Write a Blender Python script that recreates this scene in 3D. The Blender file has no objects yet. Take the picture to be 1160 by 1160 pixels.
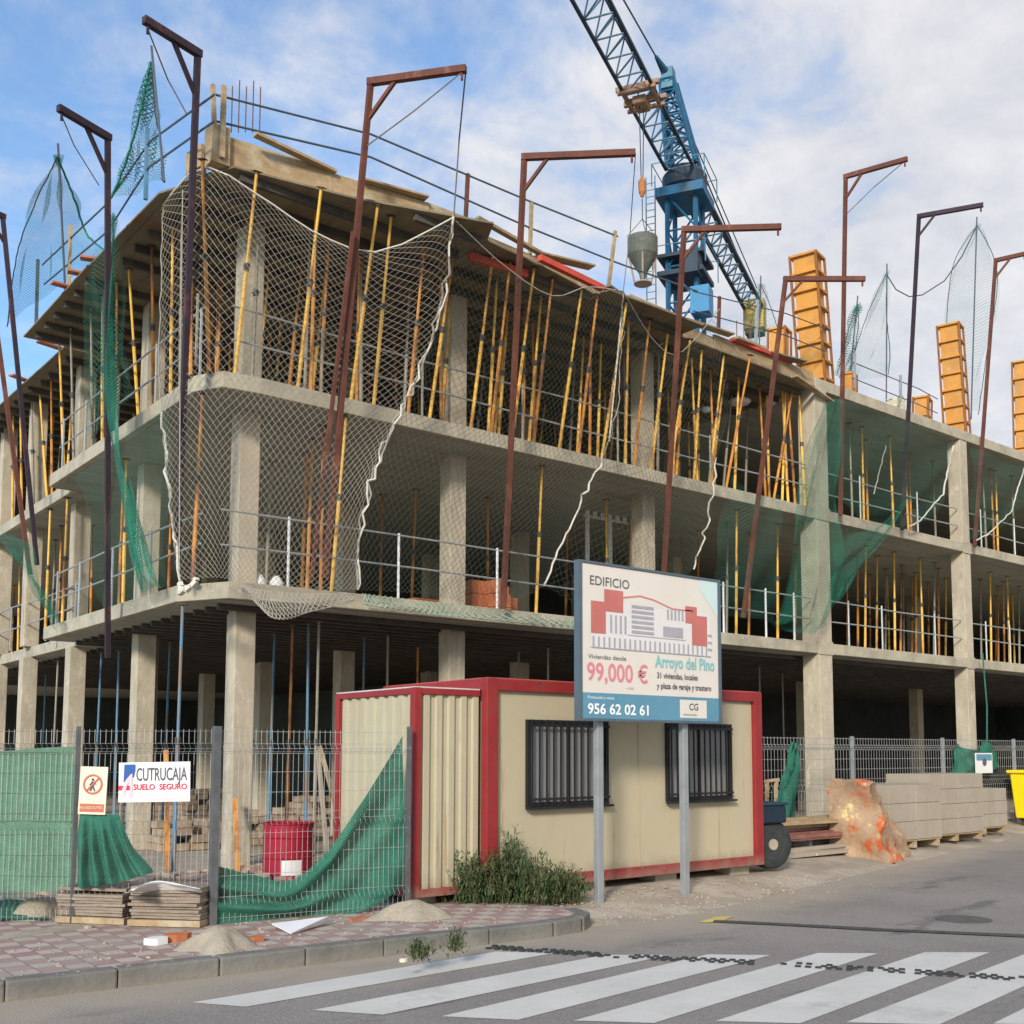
import bpy, math, random
from math import radians as RAD, sin, cos, pi
from mathutils import Vector, Matrix
random.seed(7)
SC = bpy.context.scene
COL = SC.collection
# ------------------------------------------------------------------ camera, sky, sun, exposure
# World axes follow the building: +X along the street front, +Y into the block, origin at the building corner.
CAM = Vector((-5.734, -14.365, 1.7))
PITCH = RAD(5.0); YAW = math.atan2(.638, .770)
F, CX, CY = 1224.0, 620.0, 745.0
cd = bpy.data.cameras.new('camera'); cam = bpy.data.objects.new('camera', cd); COL.objects.link(cam)
cam.location = CAM; cam.rotation_euler = (pi/2 + PITCH, 0, -YAW)
cd.sensor_width = 36; cd.lens = 36*F/1160; cd.shift_x = -40/1160; cd.shift_y = 165/1160
cd.clip_start = .1; cd.clip_end = 3000
SC.camera = cam
SUN_DIR = Vector((-.80, -.60, 0)).normalized(); SUN_EL = RAD(24)
W = bpy.data.worlds.new('World'); SC.world = W; W.use_nodes = True
nt = W.node_tree; nt.nodes.clear()
def wn(t, **k):
    n = nt.nodes.new(t)
    for a, b in k.items(): setattr(n, a, b)
    return n
out = wn('ShaderNodeOutputWorld'); bg = wn('ShaderNodeBackground'); bg.inputs[1].default_value = .15
sky = wn('ShaderNodeTexSky', sky_type='NISHITA', sun_disc=False, sun_elevation=SUN_EL,
         sun_rotation=math.atan2(SUN_DIR.x, SUN_DIR.y), air_density=1.0, dust_density=.6, ozone_density=2.0)
tc = wn('ShaderNodeTexCoord'); sep = wn('ShaderNodeSeparateXYZ'); nt.links.new(tc.outputs['Generated'], sep.inputs[0])
def wmath(op, a, b=None, clamp=False):
    m = wn('ShaderNodeMath', operation=op); m.use_clamp = clamp
    for i, x in enumerate((a, b)):
        if x is None: continue
        if isinstance(x, (int, float)): m.inputs[i].default_value = x
        else: nt.links.new(x, m.inputs[i])
    return m.outputs[0]
# clouds on a flat layer: direction divided by height
zz = wmath('ADD', wmath('MAXIMUM', sep.outputs[2], 0.0), .22)
cb = wn('ShaderNodeCombineXYZ')
nt.links.new(wmath('DIVIDE', sep.outputs[0], zz), cb.inputs[0]); nt.links.new(wmath('DIVIDE', sep.outputs[1], zz), cb.inputs[1])
def wnoise(scale, detail, rough, off):
    mp = wn('ShaderNodeMapping'); mp.inputs['Location'].default_value = off; nt.links.new(cb.outputs[0], mp.inputs[0])
    n = wn('ShaderNodeTexNoise'); n.inputs['Scale'].default_value = scale; n.inputs['Detail'].default_value = detail
    n.inputs['Roughness'].default_value = rough; n.inputs['Distortion'].default_value = .25; nt.links.new(mp.outputs[0], n.inputs[0]); return n.outputs[0]
n1 = wnoise(1.7, 9, .62, (3.1, 1.7, 0)); n2 = wnoise(6.5, 8, .62, (0, 4, 2))
# more cloud towards the street's far end (right of the view)
sx, sy = cos(-YAW), sin(-YAW)
bias = wmath('ADD', wmath('MULTIPLY', sep.outputs[0], sx), wmath('MULTIPLY', sep.outputs[1], sy))
cov = wmath('ADD', wmath('ADD', wmath('MULTIPLY', n1, .56), wmath('MULTIPLY', n2, .50)), wmath('MULTIPLY', bias, .46))
cov = wmath('ADD', cov, wmath('MULTIPLY', wmath('SUBTRACT', .45, sep.outputs[2]), .22))
mr = wn('ShaderNodeMapRange', interpolation_type='SMOOTHSTEP'); nt.links.new(cov, mr.inputs[0])
mr.inputs[1].default_value = .33; mr.inputs[2].default_value = .64; mr.inputs[3].default_value = 0.15; mr.inputs[4].default_value = .96
ccol = wn('ShaderNodeMix', data_type='RGBA'); nt.links.new(wmath('MULTIPLY', wmath('SUBTRACT', n2, .3), 2.2, True), ccol.inputs[0])
ccol.inputs[6].default_value = (3.15, 3.25, 3.55, 1); ccol.inputs[7].default_value = (4.7, 4.6, 4.6, 1)
skm = wn('ShaderNodeMix', data_type='RGBA', blend_type='MULTIPLY'); skm.inputs[0].default_value = 1; skm.inputs[7].default_value = (.78, 1.14, 1.34, 1)
nt.links.new(sky.outputs[0], skm.inputs[6])
mx = wn('ShaderNodeMix', data_type='RGBA'); nt.links.new(mr.outputs[0], mx.inputs[0])
nt.links.new(skm.outputs[2], mx.inputs[6]); nt.links.new(ccol.outputs[2], mx.inputs[7])
nt.links.new(mx.outputs[2], bg.inputs[0]); nt.links.new(bg.outputs[0], out.inputs[0])
sl = bpy.data.lights.new('sun', 'SUN'); sl.energy = 2.9; sl.angle = RAD(9); sl.color = (1, .90, .76)
so = bpy.data.objects.new('sun', sl); COL.objects.link(so)
sd = Vector((SUN_DIR.x*cos(SUN_EL), SUN_DIR.y*cos(SUN_EL), sin(SUN_EL))); so.rotation_euler = sd.to_track_quat('Z', 'Y').to_euler()
SC.view_settings.view_transform = 'Standard'; SC.view_settings.look = 'None'
SC.view_settings.exposure = 0.42; SC.view_settings.gamma = 1.0
# ------------------------------------------------------------------ survey: where a sight line of the photograph meets a real plane
def ray(u, v):
    x = (u-CX)/F; y = -(v-CY)/F
    f = cos(PITCH)-y*sin(PITCH); z = sin(PITCH)+y*cos(PITCH)
    c, s = cos(YAW), sin(YAW)
    return Vector((x*c+f*s, -x*s+f*c, z))
def HP(u, v, z): d = ray(u, v); return CAM + d*((z-CAM.z)/d.z)
def PB(u, v, b): d = ray(u, v); return CAM + d*((b-CAM.y)/d.y)
def PA(u, v, a): d = ray(u, v); return CAM + d*((a-CAM.x)/d.x)
def PD(u, v, D):
    d = ray(u, v); f = d.x*sin(YAW)+d.y*cos(YAW); return CAM + d*(D/f)
def at_u(u, b, z):   # point at depth b and height z seen at column u
    p = PB(u, 600, b)
    for _ in range(6):
        q = pix(Vector((p.x, b, z))); p2 = PB(u, q[1], b); p = Vector((p2.x, b, z))
    return p
def at_ul(u, a, z):
    p = PA(u, 600, a)
    for _ in range(6):
        q = pix(Vector((a, p.y, z))); p2 = PA(u, q[1], a); p = Vector((a, p2.y, z))
    return p
def pix(p):
    q = p-CAM; c, s = cos(YAW), sin(YAW)
    x = q.x*c-q.y*s; f0 = q.x*s+q.y*c
    f = f0*cos(PITCH)+q.z*sin(PITCH); u = -f0*sin(PITCH)+q.z*cos(PITCH)
    return CX+F*x/f, CY-F*u/f
# ------------------------------------------------------------------ materials
MATS = {}
def mat(name, col, rough=.8, var=.18, scale=3.0, metal=0.0, bump=0.0, bscale=None, col2=None, detail=6, spec=.3, stretch=None):
    m = bpy.data.materials.new(name); m.use_nodes = True; t = m.node_tree; N = t.nodes; Lk = t.links.new
    b = N['Principled BSDF']; b.inputs['Roughness'].default_value = rough; b.inputs['Metallic'].default_value = metal
    b.inputs['Specular IOR Level'].default_value = spec
    tcn = N.new('ShaderNodeTexCoord'); g = N.new('ShaderNodeNewGeometry')
    src = g.outputs['Position']
    mp = N.new('ShaderNodeMapping'); Lk(src, mp.inputs[0])
    if stretch: mp.inputs['Scale'].default_value = stretch
    n = N.new('ShaderNodeTexNoise'); n.inputs['Scale'].default_value = scale; n.inputs['Detail'].default_value = detail; n.inputs['Roughness'].default_value = .65
    Lk(mp.outputs[0], n.inputs[0])
    cr = N.new('ShaderNodeValToRGB'); cr.color_ramp.elements[0].position = .3; cr.color_ramp.elements[1].position = .7
    c2 = col2 if col2 else tuple(min(1, c*(1+var)) for c in col)
    c1 = col if col2 else tuple(c*(1-var) for c in col)
    cr.color_ramp.elements[0].color = (*c1, 1); cr.color_ramp.elements[1].color = (*c2, 1)
    Lk(n.outputs[0], cr.inputs[0])
    n3 = N.new('ShaderNodeTexNoise'); n3.inputs['Scale'].default_value = scale*9; n3.inputs['Detail'].default_value = 4; Lk(src, n3.inputs[0])
    mm = N.new('ShaderNodeMapRange'); mm.inputs[3].default_value = 1-var*.8; mm.inputs[4].default_value = 1+var*.8; Lk(n3.outputs[0], mm.inputs[0])
    mu = N.new('ShaderNodeVectorMath'); mu.operation = 'SCALE'; Lk(cr.outputs[0], mu.inputs[0]); Lk(mm.outputs[0], mu.inputs[3])
    Lk(mu.outputs[0], b.inputs['Base Color'])
    if bump:
        bn = N.new('ShaderNodeBump'); bn.inputs['Strength'].default_value = bump; bn.inputs['Distance'].default_value = .02
        n2 = N.new('ShaderNodeTexNoise'); n2.inputs['Scale'].default_value = bscale or scale*6; n2.inputs['Detail'].default_value = 5; Lk(src, n2.inputs[0])
        Lk(n2.outputs[0], bn.inputs['Height']); Lk(bn.outputs[0], b.inputs['Normal'])
    MATS[name] = m; return m
def mixnode(t, fac, c1, c2, blend='MIX'):
    k = t.nodes.new('ShaderNodeMix'); k.data_type = 'RGBA'; k.blend_type = blend
    for i, x in ((0, fac), (6, c1), (7, c2)):
        if isinstance(x, (tuple, float, int)): k.inputs[i].default_value = x if not isinstance(x, tuple) else (*x, 1)
        else: t.links.new(x, k.inputs[i])
    return k.outputs[2]
def worn(m, scale, thr, col, stretch=None, soft=.06):
    """stains / rust / dust patches of a colour of their own over the base"""
    t = m.node_tree; N = t.nodes; b = N['Principled BSDF']; old = b.inputs['Base Color'].links[0].from_socket
    g = N.new('ShaderNodeNewGeometry'); mp = N.new('ShaderNodeMapping'); t.links.new(g.outputs['Position'], mp.inputs[0])
    if stretch: mp.inputs['Scale'].default_value = stretch
    n = N.new('ShaderNodeTexNoise'); n.inputs['Scale'].default_value = scale; n.inputs['Detail'].default_value = 8; n.inputs['Roughness'].default_value = .7
    t.links.new(mp.outputs[0], n.inputs[0])
    r = N.new('ShaderNodeMapRange'); r.inputs[1].default_value = thr-soft; r.inputs[2].default_value = thr+soft; t.links.new(n.outputs[0], r.inputs[0])
    t.links.new(mixnode(t, r.outputs[0], old, col), b.inputs['Base Color']); return m
concrete = worn(mat('concrete', (.47, .41, .315), .92, .13, 1.6, bump=.35, bscale=14), 1.1, .60, (.30, .265, .205), (1, 1, .35), .1)
worn(concrete, 5, .60, (.56, .50, .40), (1, 1, .5), .05); worn(concrete, 9, .66, (.20, .175, .14), (1.2, 1.2, .12), .04)
slabc = worn(mat('slab_concrete', (.43, .385, .295), .92, .15, 2.2, bump=.4, bscale=12), 1.4, .58, (.27, .25, .20), None, .1)
worn(slabc, 7, .62, (.55, .50, .41), None, .05); worn(slabc, 10, .67, (.17, .15, .12), (1, 1, .2), .04)
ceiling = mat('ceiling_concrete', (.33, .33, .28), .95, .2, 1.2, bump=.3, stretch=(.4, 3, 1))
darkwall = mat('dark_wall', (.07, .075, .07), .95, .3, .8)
plywood = worn(mat('shutter_ply', (.20, .17, .11), .85, .25, 1.4, bump=.2, stretch=(3, .5, 1)), 1.2, .60, (.21, .12, .075))
timber = worn(mat('timber', (.36, .26, .15), .85, .25, 2.5, bump=.3, stretch=(.5, 3, 3)), 2.0, .58, (.46, .40, .29))
redwood = mat('red_board', (.55, .08, .05), .7, .25, 3)
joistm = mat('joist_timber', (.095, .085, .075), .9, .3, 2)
prop_y = worn(mat('prop_yellow', (.84, .50, .10), .6, .18, 4, metal=0), 3.0, .56, (.34, .15, .06), (1, 1, .4))
prop_o = worn(mat('prop_orange', (.66, .28, .06), .65, .2, 4), 3.0, .52, (.24, .10, .05), (1, 1, .4))
prop_s = mat('prop_steel', (.30, .27, .22), .6, .25, 4, metal=.2)
prop_b = worn(mat('prop_blue', (.10, .22, .33), .6, .2, 4), 3, .56, (.22, .16, .12), (1, 1, .4))
collar = mat('collar_metal', (.09, .085, .08), .6, .2, 6, metal=.4)
rust = worn(mat('rust_red', (.125, .045, .030), .75, .25, 3, bump=.2), 3, .60, (.20, .08, .055), (1, 1, .5))
rustdark = worn(mat('rust_dark', (.035, .022, .032), .7, .25, 3, bump=.2), 3, .62, (.12, .045, .045), (1, 1, .5))
ropew = mat('white_rope', (.60, .57, .50), .9, .12, 30)
netw = mat('net_cord', (.33, .305, .26), .9, .12, 20)
netd = mat('net_cord_dark', (.07, .085, .07), .9, .2, 20)
cord = mat('dark_cord', (.16, .15, .14), .9, .2, 20)
railm = mat('rail_galv', (.38, .40, .40), .5, .15, 6, metal=.35)
raild = mat('rail_dark', (.08, .10, .13), .6, .2, 6)
galv = mat('galvanised', (.36, .36, .35), .5, .15, 6, metal=.4)
galvpost = mat('post_grey', (.33, .35, .36), .5, .12, 5, metal=.35)
darkpost = mat('post_dark', (.13, .135, .14), .6, .2, 6, metal=.3)
cream = worn(mat('cream_panel', (.46, .40, .275), .55, .05, 1.0), 1.0, .63, (.46, .39, .26), (1, 1, .25), .08)
cream2 = worn(mat('corrugated_cream', (.44, .395, .275), .5, .06, 2.0), 2, .62, (.40, .34, .24), (1, 1, .15), .08)
redf = worn(mat('red_frame', (.27, .026, .028), .5, .15, 3), 3, .62, (.20, .045, .035), None, .08)
redf2 = mat('red_frame_pale', (.43, .10, .085), .6, .15, 3)
blackm = mat('black_metal', (.018, .018, .02), .5, .2, 5)
blind = mat('window_blind', (.36, .36, .35), .35, .2, 8, stretch=(12, 12, .3))
glassm = bpy.data.materials.new('window_glass'); glassm.use_nodes = True
_b = glassm.node_tree.nodes['Principled BSDF']; _b.inputs['Base Color'].default_value = (.02, .025, .03, 1); _b.inputs['Roughness'].default_value = .08; _b.inputs['Alpha'].default_value = .25
craneb = worn(mat('crane_blue', (.022, .13, .26), .55, .2, 1.5), 1.2, .60, (.06, .10, .13), None, .1)
craned = mat('crane_dark', (.03, .05, .075), .6, .2, 2)
craneg = mat('crane_light', (.09, .22, .29), .55, .2, 2)
yellowp = worn(mat('weathered_yellow', (.50, .35, .08), .6, .2, 1.5), 1.4, .58, (.20, .20, .10))
cement = (.42, .38, .31)
formo = worn(mat('formwork_orange', (.58, .265, .05), .6, .14, 2.5), 1.8, .60, (.42, .22, .08), None, .12)
worn(formo, 6, .64, cement, None, .04)
formd = mat('formwork_rib', (.27, .10, .025), .7, .2, 3)
brickm = mat('brick_clay', (.45, .155, .07), .85, .2, 6)
asph = worn(mat('asphalt', (.235, .212, .195), .9, .10, .5, bump=.5, bscale=70), .35, .55, (.29, .262, .232), (1, .5, 1), .12)
def drift(m):
    t = m.node_tree; N = t.nodes; b = N['Principled BSDF']; old = b.inputs['Base Color'].links[0].from_socket
    g = N.new('ShaderNodeNewGeometry'); s = N.new('ShaderNodeSeparateXYZ'); t.links.new(g.outputs['Position'], s.inputs[0])
    def mth(op, a, bb, cl=False):
        k = N.new('ShaderNodeMath'); k.operation = op; k.use_clamp = cl
        for i, x in enumerate((a, bb)):
            if isinstance(x, (int, float)): k.inputs[i].default_value = x
            else: t.links.new(x, k.inputs[i])
        return k.outputs[0]
    edge = mth('MAXIMUM', mth('SUBTRACT', mth('MULTIPLY', s.outputs[0], .232), 6.84), -5.95)
    n = N.new('ShaderNodeTexNoise'); n.inputs['Scale'].default_value = 1.3; n.inputs['Detail'].default_value = 8; t.links.new(g.outputs['Position'], n.inputs[0])
    d = mth('ADD', mth('SUBTRACT', s.outputs[1], edge), mth('MULTIPLY', mth('SUBTRACT', n.outputs[0], .5), 1.6))
    f = mth('MULTIPLY', mth('ADD', mth('DIVIDE', d, .9), 1.0, True), .85)
    t.links.new(mixnode(t, f, old, (.37, .315, .25)), b.inputs['Base Color'])
_n = asph.node_tree.nodes.new('ShaderNodeTexNoise'); _n.inputs['Scale'].default_value = 90; _n.inputs['Detail'].default_value = 3
_g = asph.node_tree.nodes.new('ShaderNodeNewGeometry'); asph.node_tree.links.new(_g.outputs['Position'], _n.inputs[0])
_r = asph.node_tree.nodes.new('ShaderNodeMapRange'); _r.inputs[1].default_value = .3; _r.inputs[2].default_value = .7; _r.inputs[3].default_value = .68; _r.inputs[4].default_value = 1.3
asph.node_tree.links.new(_n.outputs[0], _r.inputs[0]); _cb = asph.node_tree.nodes.new('ShaderNodeCombineXYZ')
for _i in range(3): asph.node_tree.links.new(_r.outputs[0], _cb.inputs[_i])
_bs = asph.node_tree.nodes['Principled BSDF']; _old = _bs.inputs['Base Color'].links[0].from_socket
asph.node_tree.links.new(mixnode(asph.node_tree, 1.0, _old, _cb.outputs[0], 'MULTIPLY'), _bs.inputs['Base Color'])
worn(asph, 1.1, .60, (.16, .148, .14), (.35, 1.0, 1), .03)
drift(asph)
dirt = worn(mat('site_earth', (.36, .30, .235), .95, .2, .8, bump=.8, bscale=12), 1.6, .58, (.46, .41, .34), None, .1)
farg = worn(mat('rough_ground', (.22, .19, .14), .95, .25, .08, bump=.3), .06, .55, (.12, .14, .06))
kerbm = worn(mat('kerb_stone', (.165, .158, .145), .9, .2, 2.2, bump=.4, bscale=20), 2, .58, (.13, .13, .125))
paint = mat('road_paint', (.62, .61, .59), .8, .08, 3)
yelpaint = mat('yellow_paint', (.55, .42, .12), .8, .15, 5)
tarm = mat('tar_seal', (.075, .072, .07), .75, .3, 8)
sandm = mat('sand', (.36, .31, .24), .95, .15, 3, bump=.7, bscale=25)
stonem = worn(mat('paving_stone', (.36, .31, .245), .9, .08, 2, bump=.2, bscale=20), 1.5, .60, (.33, .28, .23))
cardm = mat('stacked_tile', (.27, .215, .17), .9, .3, 6, stretch=(1, 1, 8))
whitem = mat('white_sheet', (.74, .74, .74), .6, .06, 4)
def splash(m, z1, col, amt=.8, z0=0.0):
    t = m.node_tree; N = t.nodes; b = N['Principled BSDF']; old = b.inputs['Base Color'].links[0].from_socket
    g = N.new('ShaderNodeNewGeometry'); sp = N.new('ShaderNodeSeparateXYZ'); t.links.new(g.outputs['Position'], sp.inputs[0])
    n = N.new('ShaderNodeTexNoise'); n.inputs['Scale'].default_value = 5; n.inputs['Detail'].default_value = 9; n.inputs['Roughness'].default_value = .7
    t.links.new(g.outputs['Position'], n.inputs[0])
    r = N.new('ShaderNodeMapRange'); r.inputs[1].default_value = z1; r.inputs[2].default_value = z0; t.links.new(sp.outputs[2], r.inputs[0])
    a = N.new('ShaderNodeMath'); a.operation = 'ADD'; t.links.new(r.outputs[0], a.inputs[0]); t.links.new(n.outputs[0], a.inputs[1])
    r2 = N.new('ShaderNodeMapRange'); r2.inputs[1].default_value = .85; r2.inputs[2].default_value = 1.35; r2.inputs[4].default_value = amt; t.links.new(a.outputs[0], r2.inputs[0])
    t.links.new(mixnode(t, r2.outputs[0], old, col), b.inputs['Base Color']); return m
for m_ in (cream, cream2): worn(m_, 7, .66, (.30, .20, .11), (1.5, 1.5, .08), .05); splash(m_, .55, (.27, .215, .15))
splash(redf, .40, (.27, .20, .15), .7); worn(redf, 12, .64, (.12, .04, .03), None, .03)
splash(kerbm, .02, (.26, .225, .18), .5, -.16)
creams = mat('cream_sheet', (.72, .66, .50), .6, .08, 4)
redm = worn(mat('drum_red', (.33, .014, .035), .45, .15, 3), 3, .62, (.24, .03, .04))
yelbin = mat('bin_yellow', (.90, .66, .01), .45, .05, 2, spec=.4)
rubberm = mat('rubber', (.035, .04, .04), .8, .3, 10)
boardw = mat('board_white', (.68, .635, .58), .55, .03, 2)
boardb = mat('board_blue', (.11, .27, .38), .5, .08, 2)
inkd = mat('ink_dark', (.10, .10, .12), .6, .05, 2); inkr = mat('ink_red', (.68, .22, .26), .6, .05, 2)
inkt = mat('ink_teal', (.22, .48, .50), .6, .05, 2); inkw = mat('ink_white', (.82, .86, .88), .6, .03, 2)
inkg = mat('ink_grey', (.36, .35, .39), .6, .08, 8); inkb = mat('ink_blue', (.03, .10, .33), .6, .05, 2)
inkp = mat('ink_pink', (.75, .50, .55), .6, .05, 2); inkr2 = mat('ink_brick', (.50, .16, .14), .6, .08, 4)
inkc = mat('ink_crimson', (.55, .03, .08), .6, .05, 2); inkl = mat('ink_aqua', (.55, .68, .68), .6, .05, 2)
leafA = mat('leaf_green', (.05, .092, .032), .7, .35, 5); leafB = mat('leaf_dry', (.12, .14, .05), .7, .3, 5)
stemm = mat('stem', (.10, .09, .05), .8, .2, 6)
junkm = mat('rubble_mix', (.34, .22, .16), .9, .35, 2.5, col2=(.46, .40, .33), detail=2)
steelbar = mat('rebar', (.17, .075, .055), .8, .3, 5)
bucketm = worn(mat('bucket_steel', (.11, .12, .10), .7, .2, 3), 2.5, .60, (.20, .17, .13))
# rubble sack: torn printed sheet
sackm = mat('torn_wrap', (.37, .25, .16), .8, .3, 2.2, bump=.5)
worn(sackm, 1.7, .56, (.48, .11, .04), None, .03); worn(sackm, 2.4, .62, (.62, .52, .24), None, .03)
# tiled pavement: cream and red squares
tilem = bpy.data.materials.new('pavement_tiles'); tilem.use_nodes = True; t = tilem.node_tree; N = t.nodes
b = N['Principled BSDF']; b.inputs['Roughness'].default_value = .9
g = N.new('ShaderNodeNewGeometry'); ck = N.new('ShaderNodeTexChecker'); ck.inputs['Scale'].default_value = 1/.20
mp = N.new('ShaderNodeMapping'); mp.inputs['Rotation'].default_value = (0, 0, RAD(0)); mp.inputs['Location'].default_value = (.1, .1, .5)
t.links.new(g.outputs['Position'], mp.inputs[0]); t.links.new(mp.outputs[0], ck.inputs[0])
n = N.new('ShaderNodeTexNoise'); n.inputs['Scale'].default_value = 1.3; n.inputs['Detail'].default_value = 8; t.links.new(g.outputs['Position'], n.inputs[0])
ck.inputs[1].default_value = (.45, .375, .32, 1); ck.inputs[2].default_value = (.33, .20, .18, 1)
r = N.new('ShaderNodeMapRange'); r.inputs[1].default_value = .42; r.inputs[2].default_value = .68; r.inputs[4].default_value = .65; t.links.new(n.outputs[0], r.inputs[0])
base = mixnode(t, r.outputs[0], ck.outputs[0], (.36, .31, .265))
br = N.new('ShaderNodeTexBrick'); br.inputs['Scale'].default_value = 1; br.offset = 0; br.inputs['Brick Width'].default_value = .20; br.inputs['Row Height'].default_value = .20
br.inputs['Mortar Size'].default_value = .008; br.inputs['Mortar Smooth'].default_value = .3; br.inputs[1].default_value = (1, 1, 1, 1); br.inputs[2].default_value = (.9, .9, .9, 1); br.inputs[3].default_value = (.6, .58, .55, 1)
t.links.new(mp.outputs[0], br.inputs[0])
t.links.new(mixnode(t, 1.0, base, br.outputs[0], 'MULTIPLY'), b.inputs['Base Color'])
# woven shade cloth
def cloth(name, col, holes=0.0, nu=60, nv=60, w=.5, fold=0.0):
    m = mat(name, col, .9, .22, 5, bump=.6, bscale=45, spec=.1); t = m.node_tree; N = t.nodes; b = N['Principled BSDF']
    if not holes: worn(m, 3.5, .58, tuple(c*.5+.12 for c in col), None, .14)
    if holes:
        uv = N.new('ShaderNodeUVMap'); s = N.new('ShaderNodeSeparateXYZ'); t.links.new(uv.outputs[0], s.inputs[0])
        def mth(op, a, bb):
            k = N.new('ShaderNodeMath'); k.operation = op
            for i, x in enumerate((a, bb)):
                if isinstance(x, (int, float)): k.inputs[i].default_value = x
                else: t.links.new(x, k.inputs[i])
            return k.outputs[0]
        a1 = mth('LESS_THAN', mth('FRACT', mth('MULTIPLY', mth('ADD', s.outputs[0], s.outputs[1]), nu), 0), w)
        a2 = mth('LESS_THAN', mth('FRACT', mth('ADD', mth('MULTIPLY', mth('SUBTRACT', s.outputs[0], s.outputs[1]), nu), 500), 0), w)
        t.links.new(mth('MAXIMUM', a1, a2), b.inputs['Alpha'])
    return m
tarpg = cloth('tarp_green', (.035, .15, .105), 1, 45, 45, .76)
tarpp = cloth('screen_green', (.11, .215, .15), 1, 40, 40, .8)
netgreen = cloth('net_green', (.045, .17, .13), 1, 14, 14, .075)      # uv in metres
netgreend = cloth('net_green_dense', (.03, .17, .12), 1, 16, 16, .15)
netgreenb = cloth('net_green_bunched', (.035, .20, .14), 1, 20, 20, .26)
# ------------------------------------------------------------------ mesh helpers
class MB:
    def __init__(s): s.v = []; s.f = []; s.uv = None
    def add(s, vs, fs):
        o = len(s.v); s.v += [tuple(x) for x in vs]; s.f += [tuple(i+o for i in f) for f in fs]; return s
    def box(s, x0, y0, z0, x1, y1, z1):
        return s.add([(x0,y0,z0),(x1,y0,z0),(x1,y1,z0),(x0,y1,z0),(x0,y0,z1),(x1,y0,z1),(x1,y1,z1),(x0,y1,z1)],
                     [(0,3,2,1),(4,5,6,7),(0,1,5,4),(1,2,6,5),(2,3,7,6),(3,0,4,7)])
    def obox(s, c, sz, M=None):
        hx, hy, hz = sz[0]/2, sz[1]/2, sz[2]/2; M = M or Matrix.Identity(3); c = Vector(c)
        vs = [c+M@Vector((x*hx, y*hy, z*hz)) for z in (-1,1) for x, y in ((-1,-1),(1,-1),(1,1),(-1,1))]
        return s.add(vs, [(0,3,2,1),(4,5,6,7),(0,1,5,4),(1,2,6,5),(2,3,7,6),(3,0,4,7)])
    def tube(s, p, q, r, n=6, r2=None, caps=True):
        p, q = Vector(p), Vector(q); d = q-p
        if d.length < 1e-6: return s
        Q = d.to_track_quat('Z', 'Y').to_matrix(); r2 = r if r2 is None else r2; o = pi/4 if n == 4 else 0
        vs = [p+Q@Vector((r*cos(o+2*pi*i/n), r*sin(o+2*pi*i/n), 0)) for i in range(n)]+[q+Q@Vector((r2*cos(o+2*pi*i/n), r2*sin(o+2*pi*i/n), 0)) for i in range(n)]
        fs = [(i, (i+1) % n, n+(i+1) % n, n+i) for i in range(n)]
        if caps: fs += [tuple(range(n-1, -1, -1)), tuple(range(n, 2*n))]
        return s.add(vs, fs)
    def bar(s, p, q, w, h, up=(0,0,1)):
        p, q = Vector(p), Vector(q); d = (q-p); L = d.length; z = d.normalized(); u = Vector(up)
        x = z.cross(u)
        if x.length < 1e-4: x = z.cross(Vector((1,0,0)))
        x.normalize(); y = z.cross(x); M = Matrix((x, y, z)).transposed()
        return s.obox((p+q)/2, (w, h, L), M)
    def path(s, pts, r, n=6):
        for a, b in zip(pts, pts[1:]): s.tube(a, b, r, n)
        return s
    def lathe(s, prof, c=(0,0,0), n=20, M=None):
        o = []; c = Vector(c); M = M or Matrix.Identity(3)
        for r, z in prof:
            for i in range(n): o.append(c+M@Vector((r*cos(2*pi*i/n), r*sin(2*pi*i/n), z)))
        fs = []
        for k in range(len(prof)-1):
            for i in range(n): fs.append((k*n+i, k*n+(i+1)%n, (k+1)*n+(i+1)%n, (k+1)*n+i))
        fs += [tuple(range(n-1,-1,-1)), tuple(range((len(prof)-1)*n, len(prof)*n))]
        return s.add(o, fs)
    def prism(s, poly, z0, z1):
        n = len(poly); vs = [(x, y, z0) for x, y in poly]+[(x, y, z1) for x, y in poly]
        return s.add(vs, [tuple(range(n-1,-1,-1)), tuple(range(n, 2*n))]+[(i, (i+1)%n, n+(i+1)%n, n+i) for i in range(n)])
    def build(s, name, m, parent=None, smooth=False, bevel=0, solid=0):
        me = bpy.data.meshes.new(name); me.from_pydata(s.v, [], s.f); me.validate(); me.materials.append(m)
        if s.uv:
            l = me.uv_layers.new(name='UVMap')
            for i, lp in enumerate(me.loops): l.data[i].uv = s.uv[lp.vertex_index]
        if smooth:
            for p in me.polygons: p.use_smooth = True
        o = bpy.data.objects.new(name, me); COL.objects.link(o)
        if parent is not None:
            o.parent = parent; o.matrix_parent_inverse = Matrix.Translation(-Vector(parent.location)) if parent.type == 'EMPTY' and not parent.get('local') else Matrix.Identity(4)
        if bevel:
            k = o.modifiers.new('bevel', 'BEVEL'); k.width = bevel; k.segments = 2; k.limit_method = 'ANGLE'
        if solid:
            k = o.modifiers.new('solid', 'SOLIDIFY'); k.thickness = solid
        return o
def tag(o, label=None, cat=None, group=None, kind=None):
    if label: o['label'] = label
    if cat: o['category'] = cat
    if group: o['group'] = group
    if kind: o['kind'] = kind
    return o
def empty(name, loc=(0,0,0), label=None, cat=None, group=None, local=False):
    """parts are given in world coordinates unless local=True"""
    o = bpy.data.objects.new(name, None); o.location = loc; o.empty_display_size = .2; COL.objects.link(o)
    if local: o['local'] = 1
    return tag(o, label, cat, group)
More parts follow.
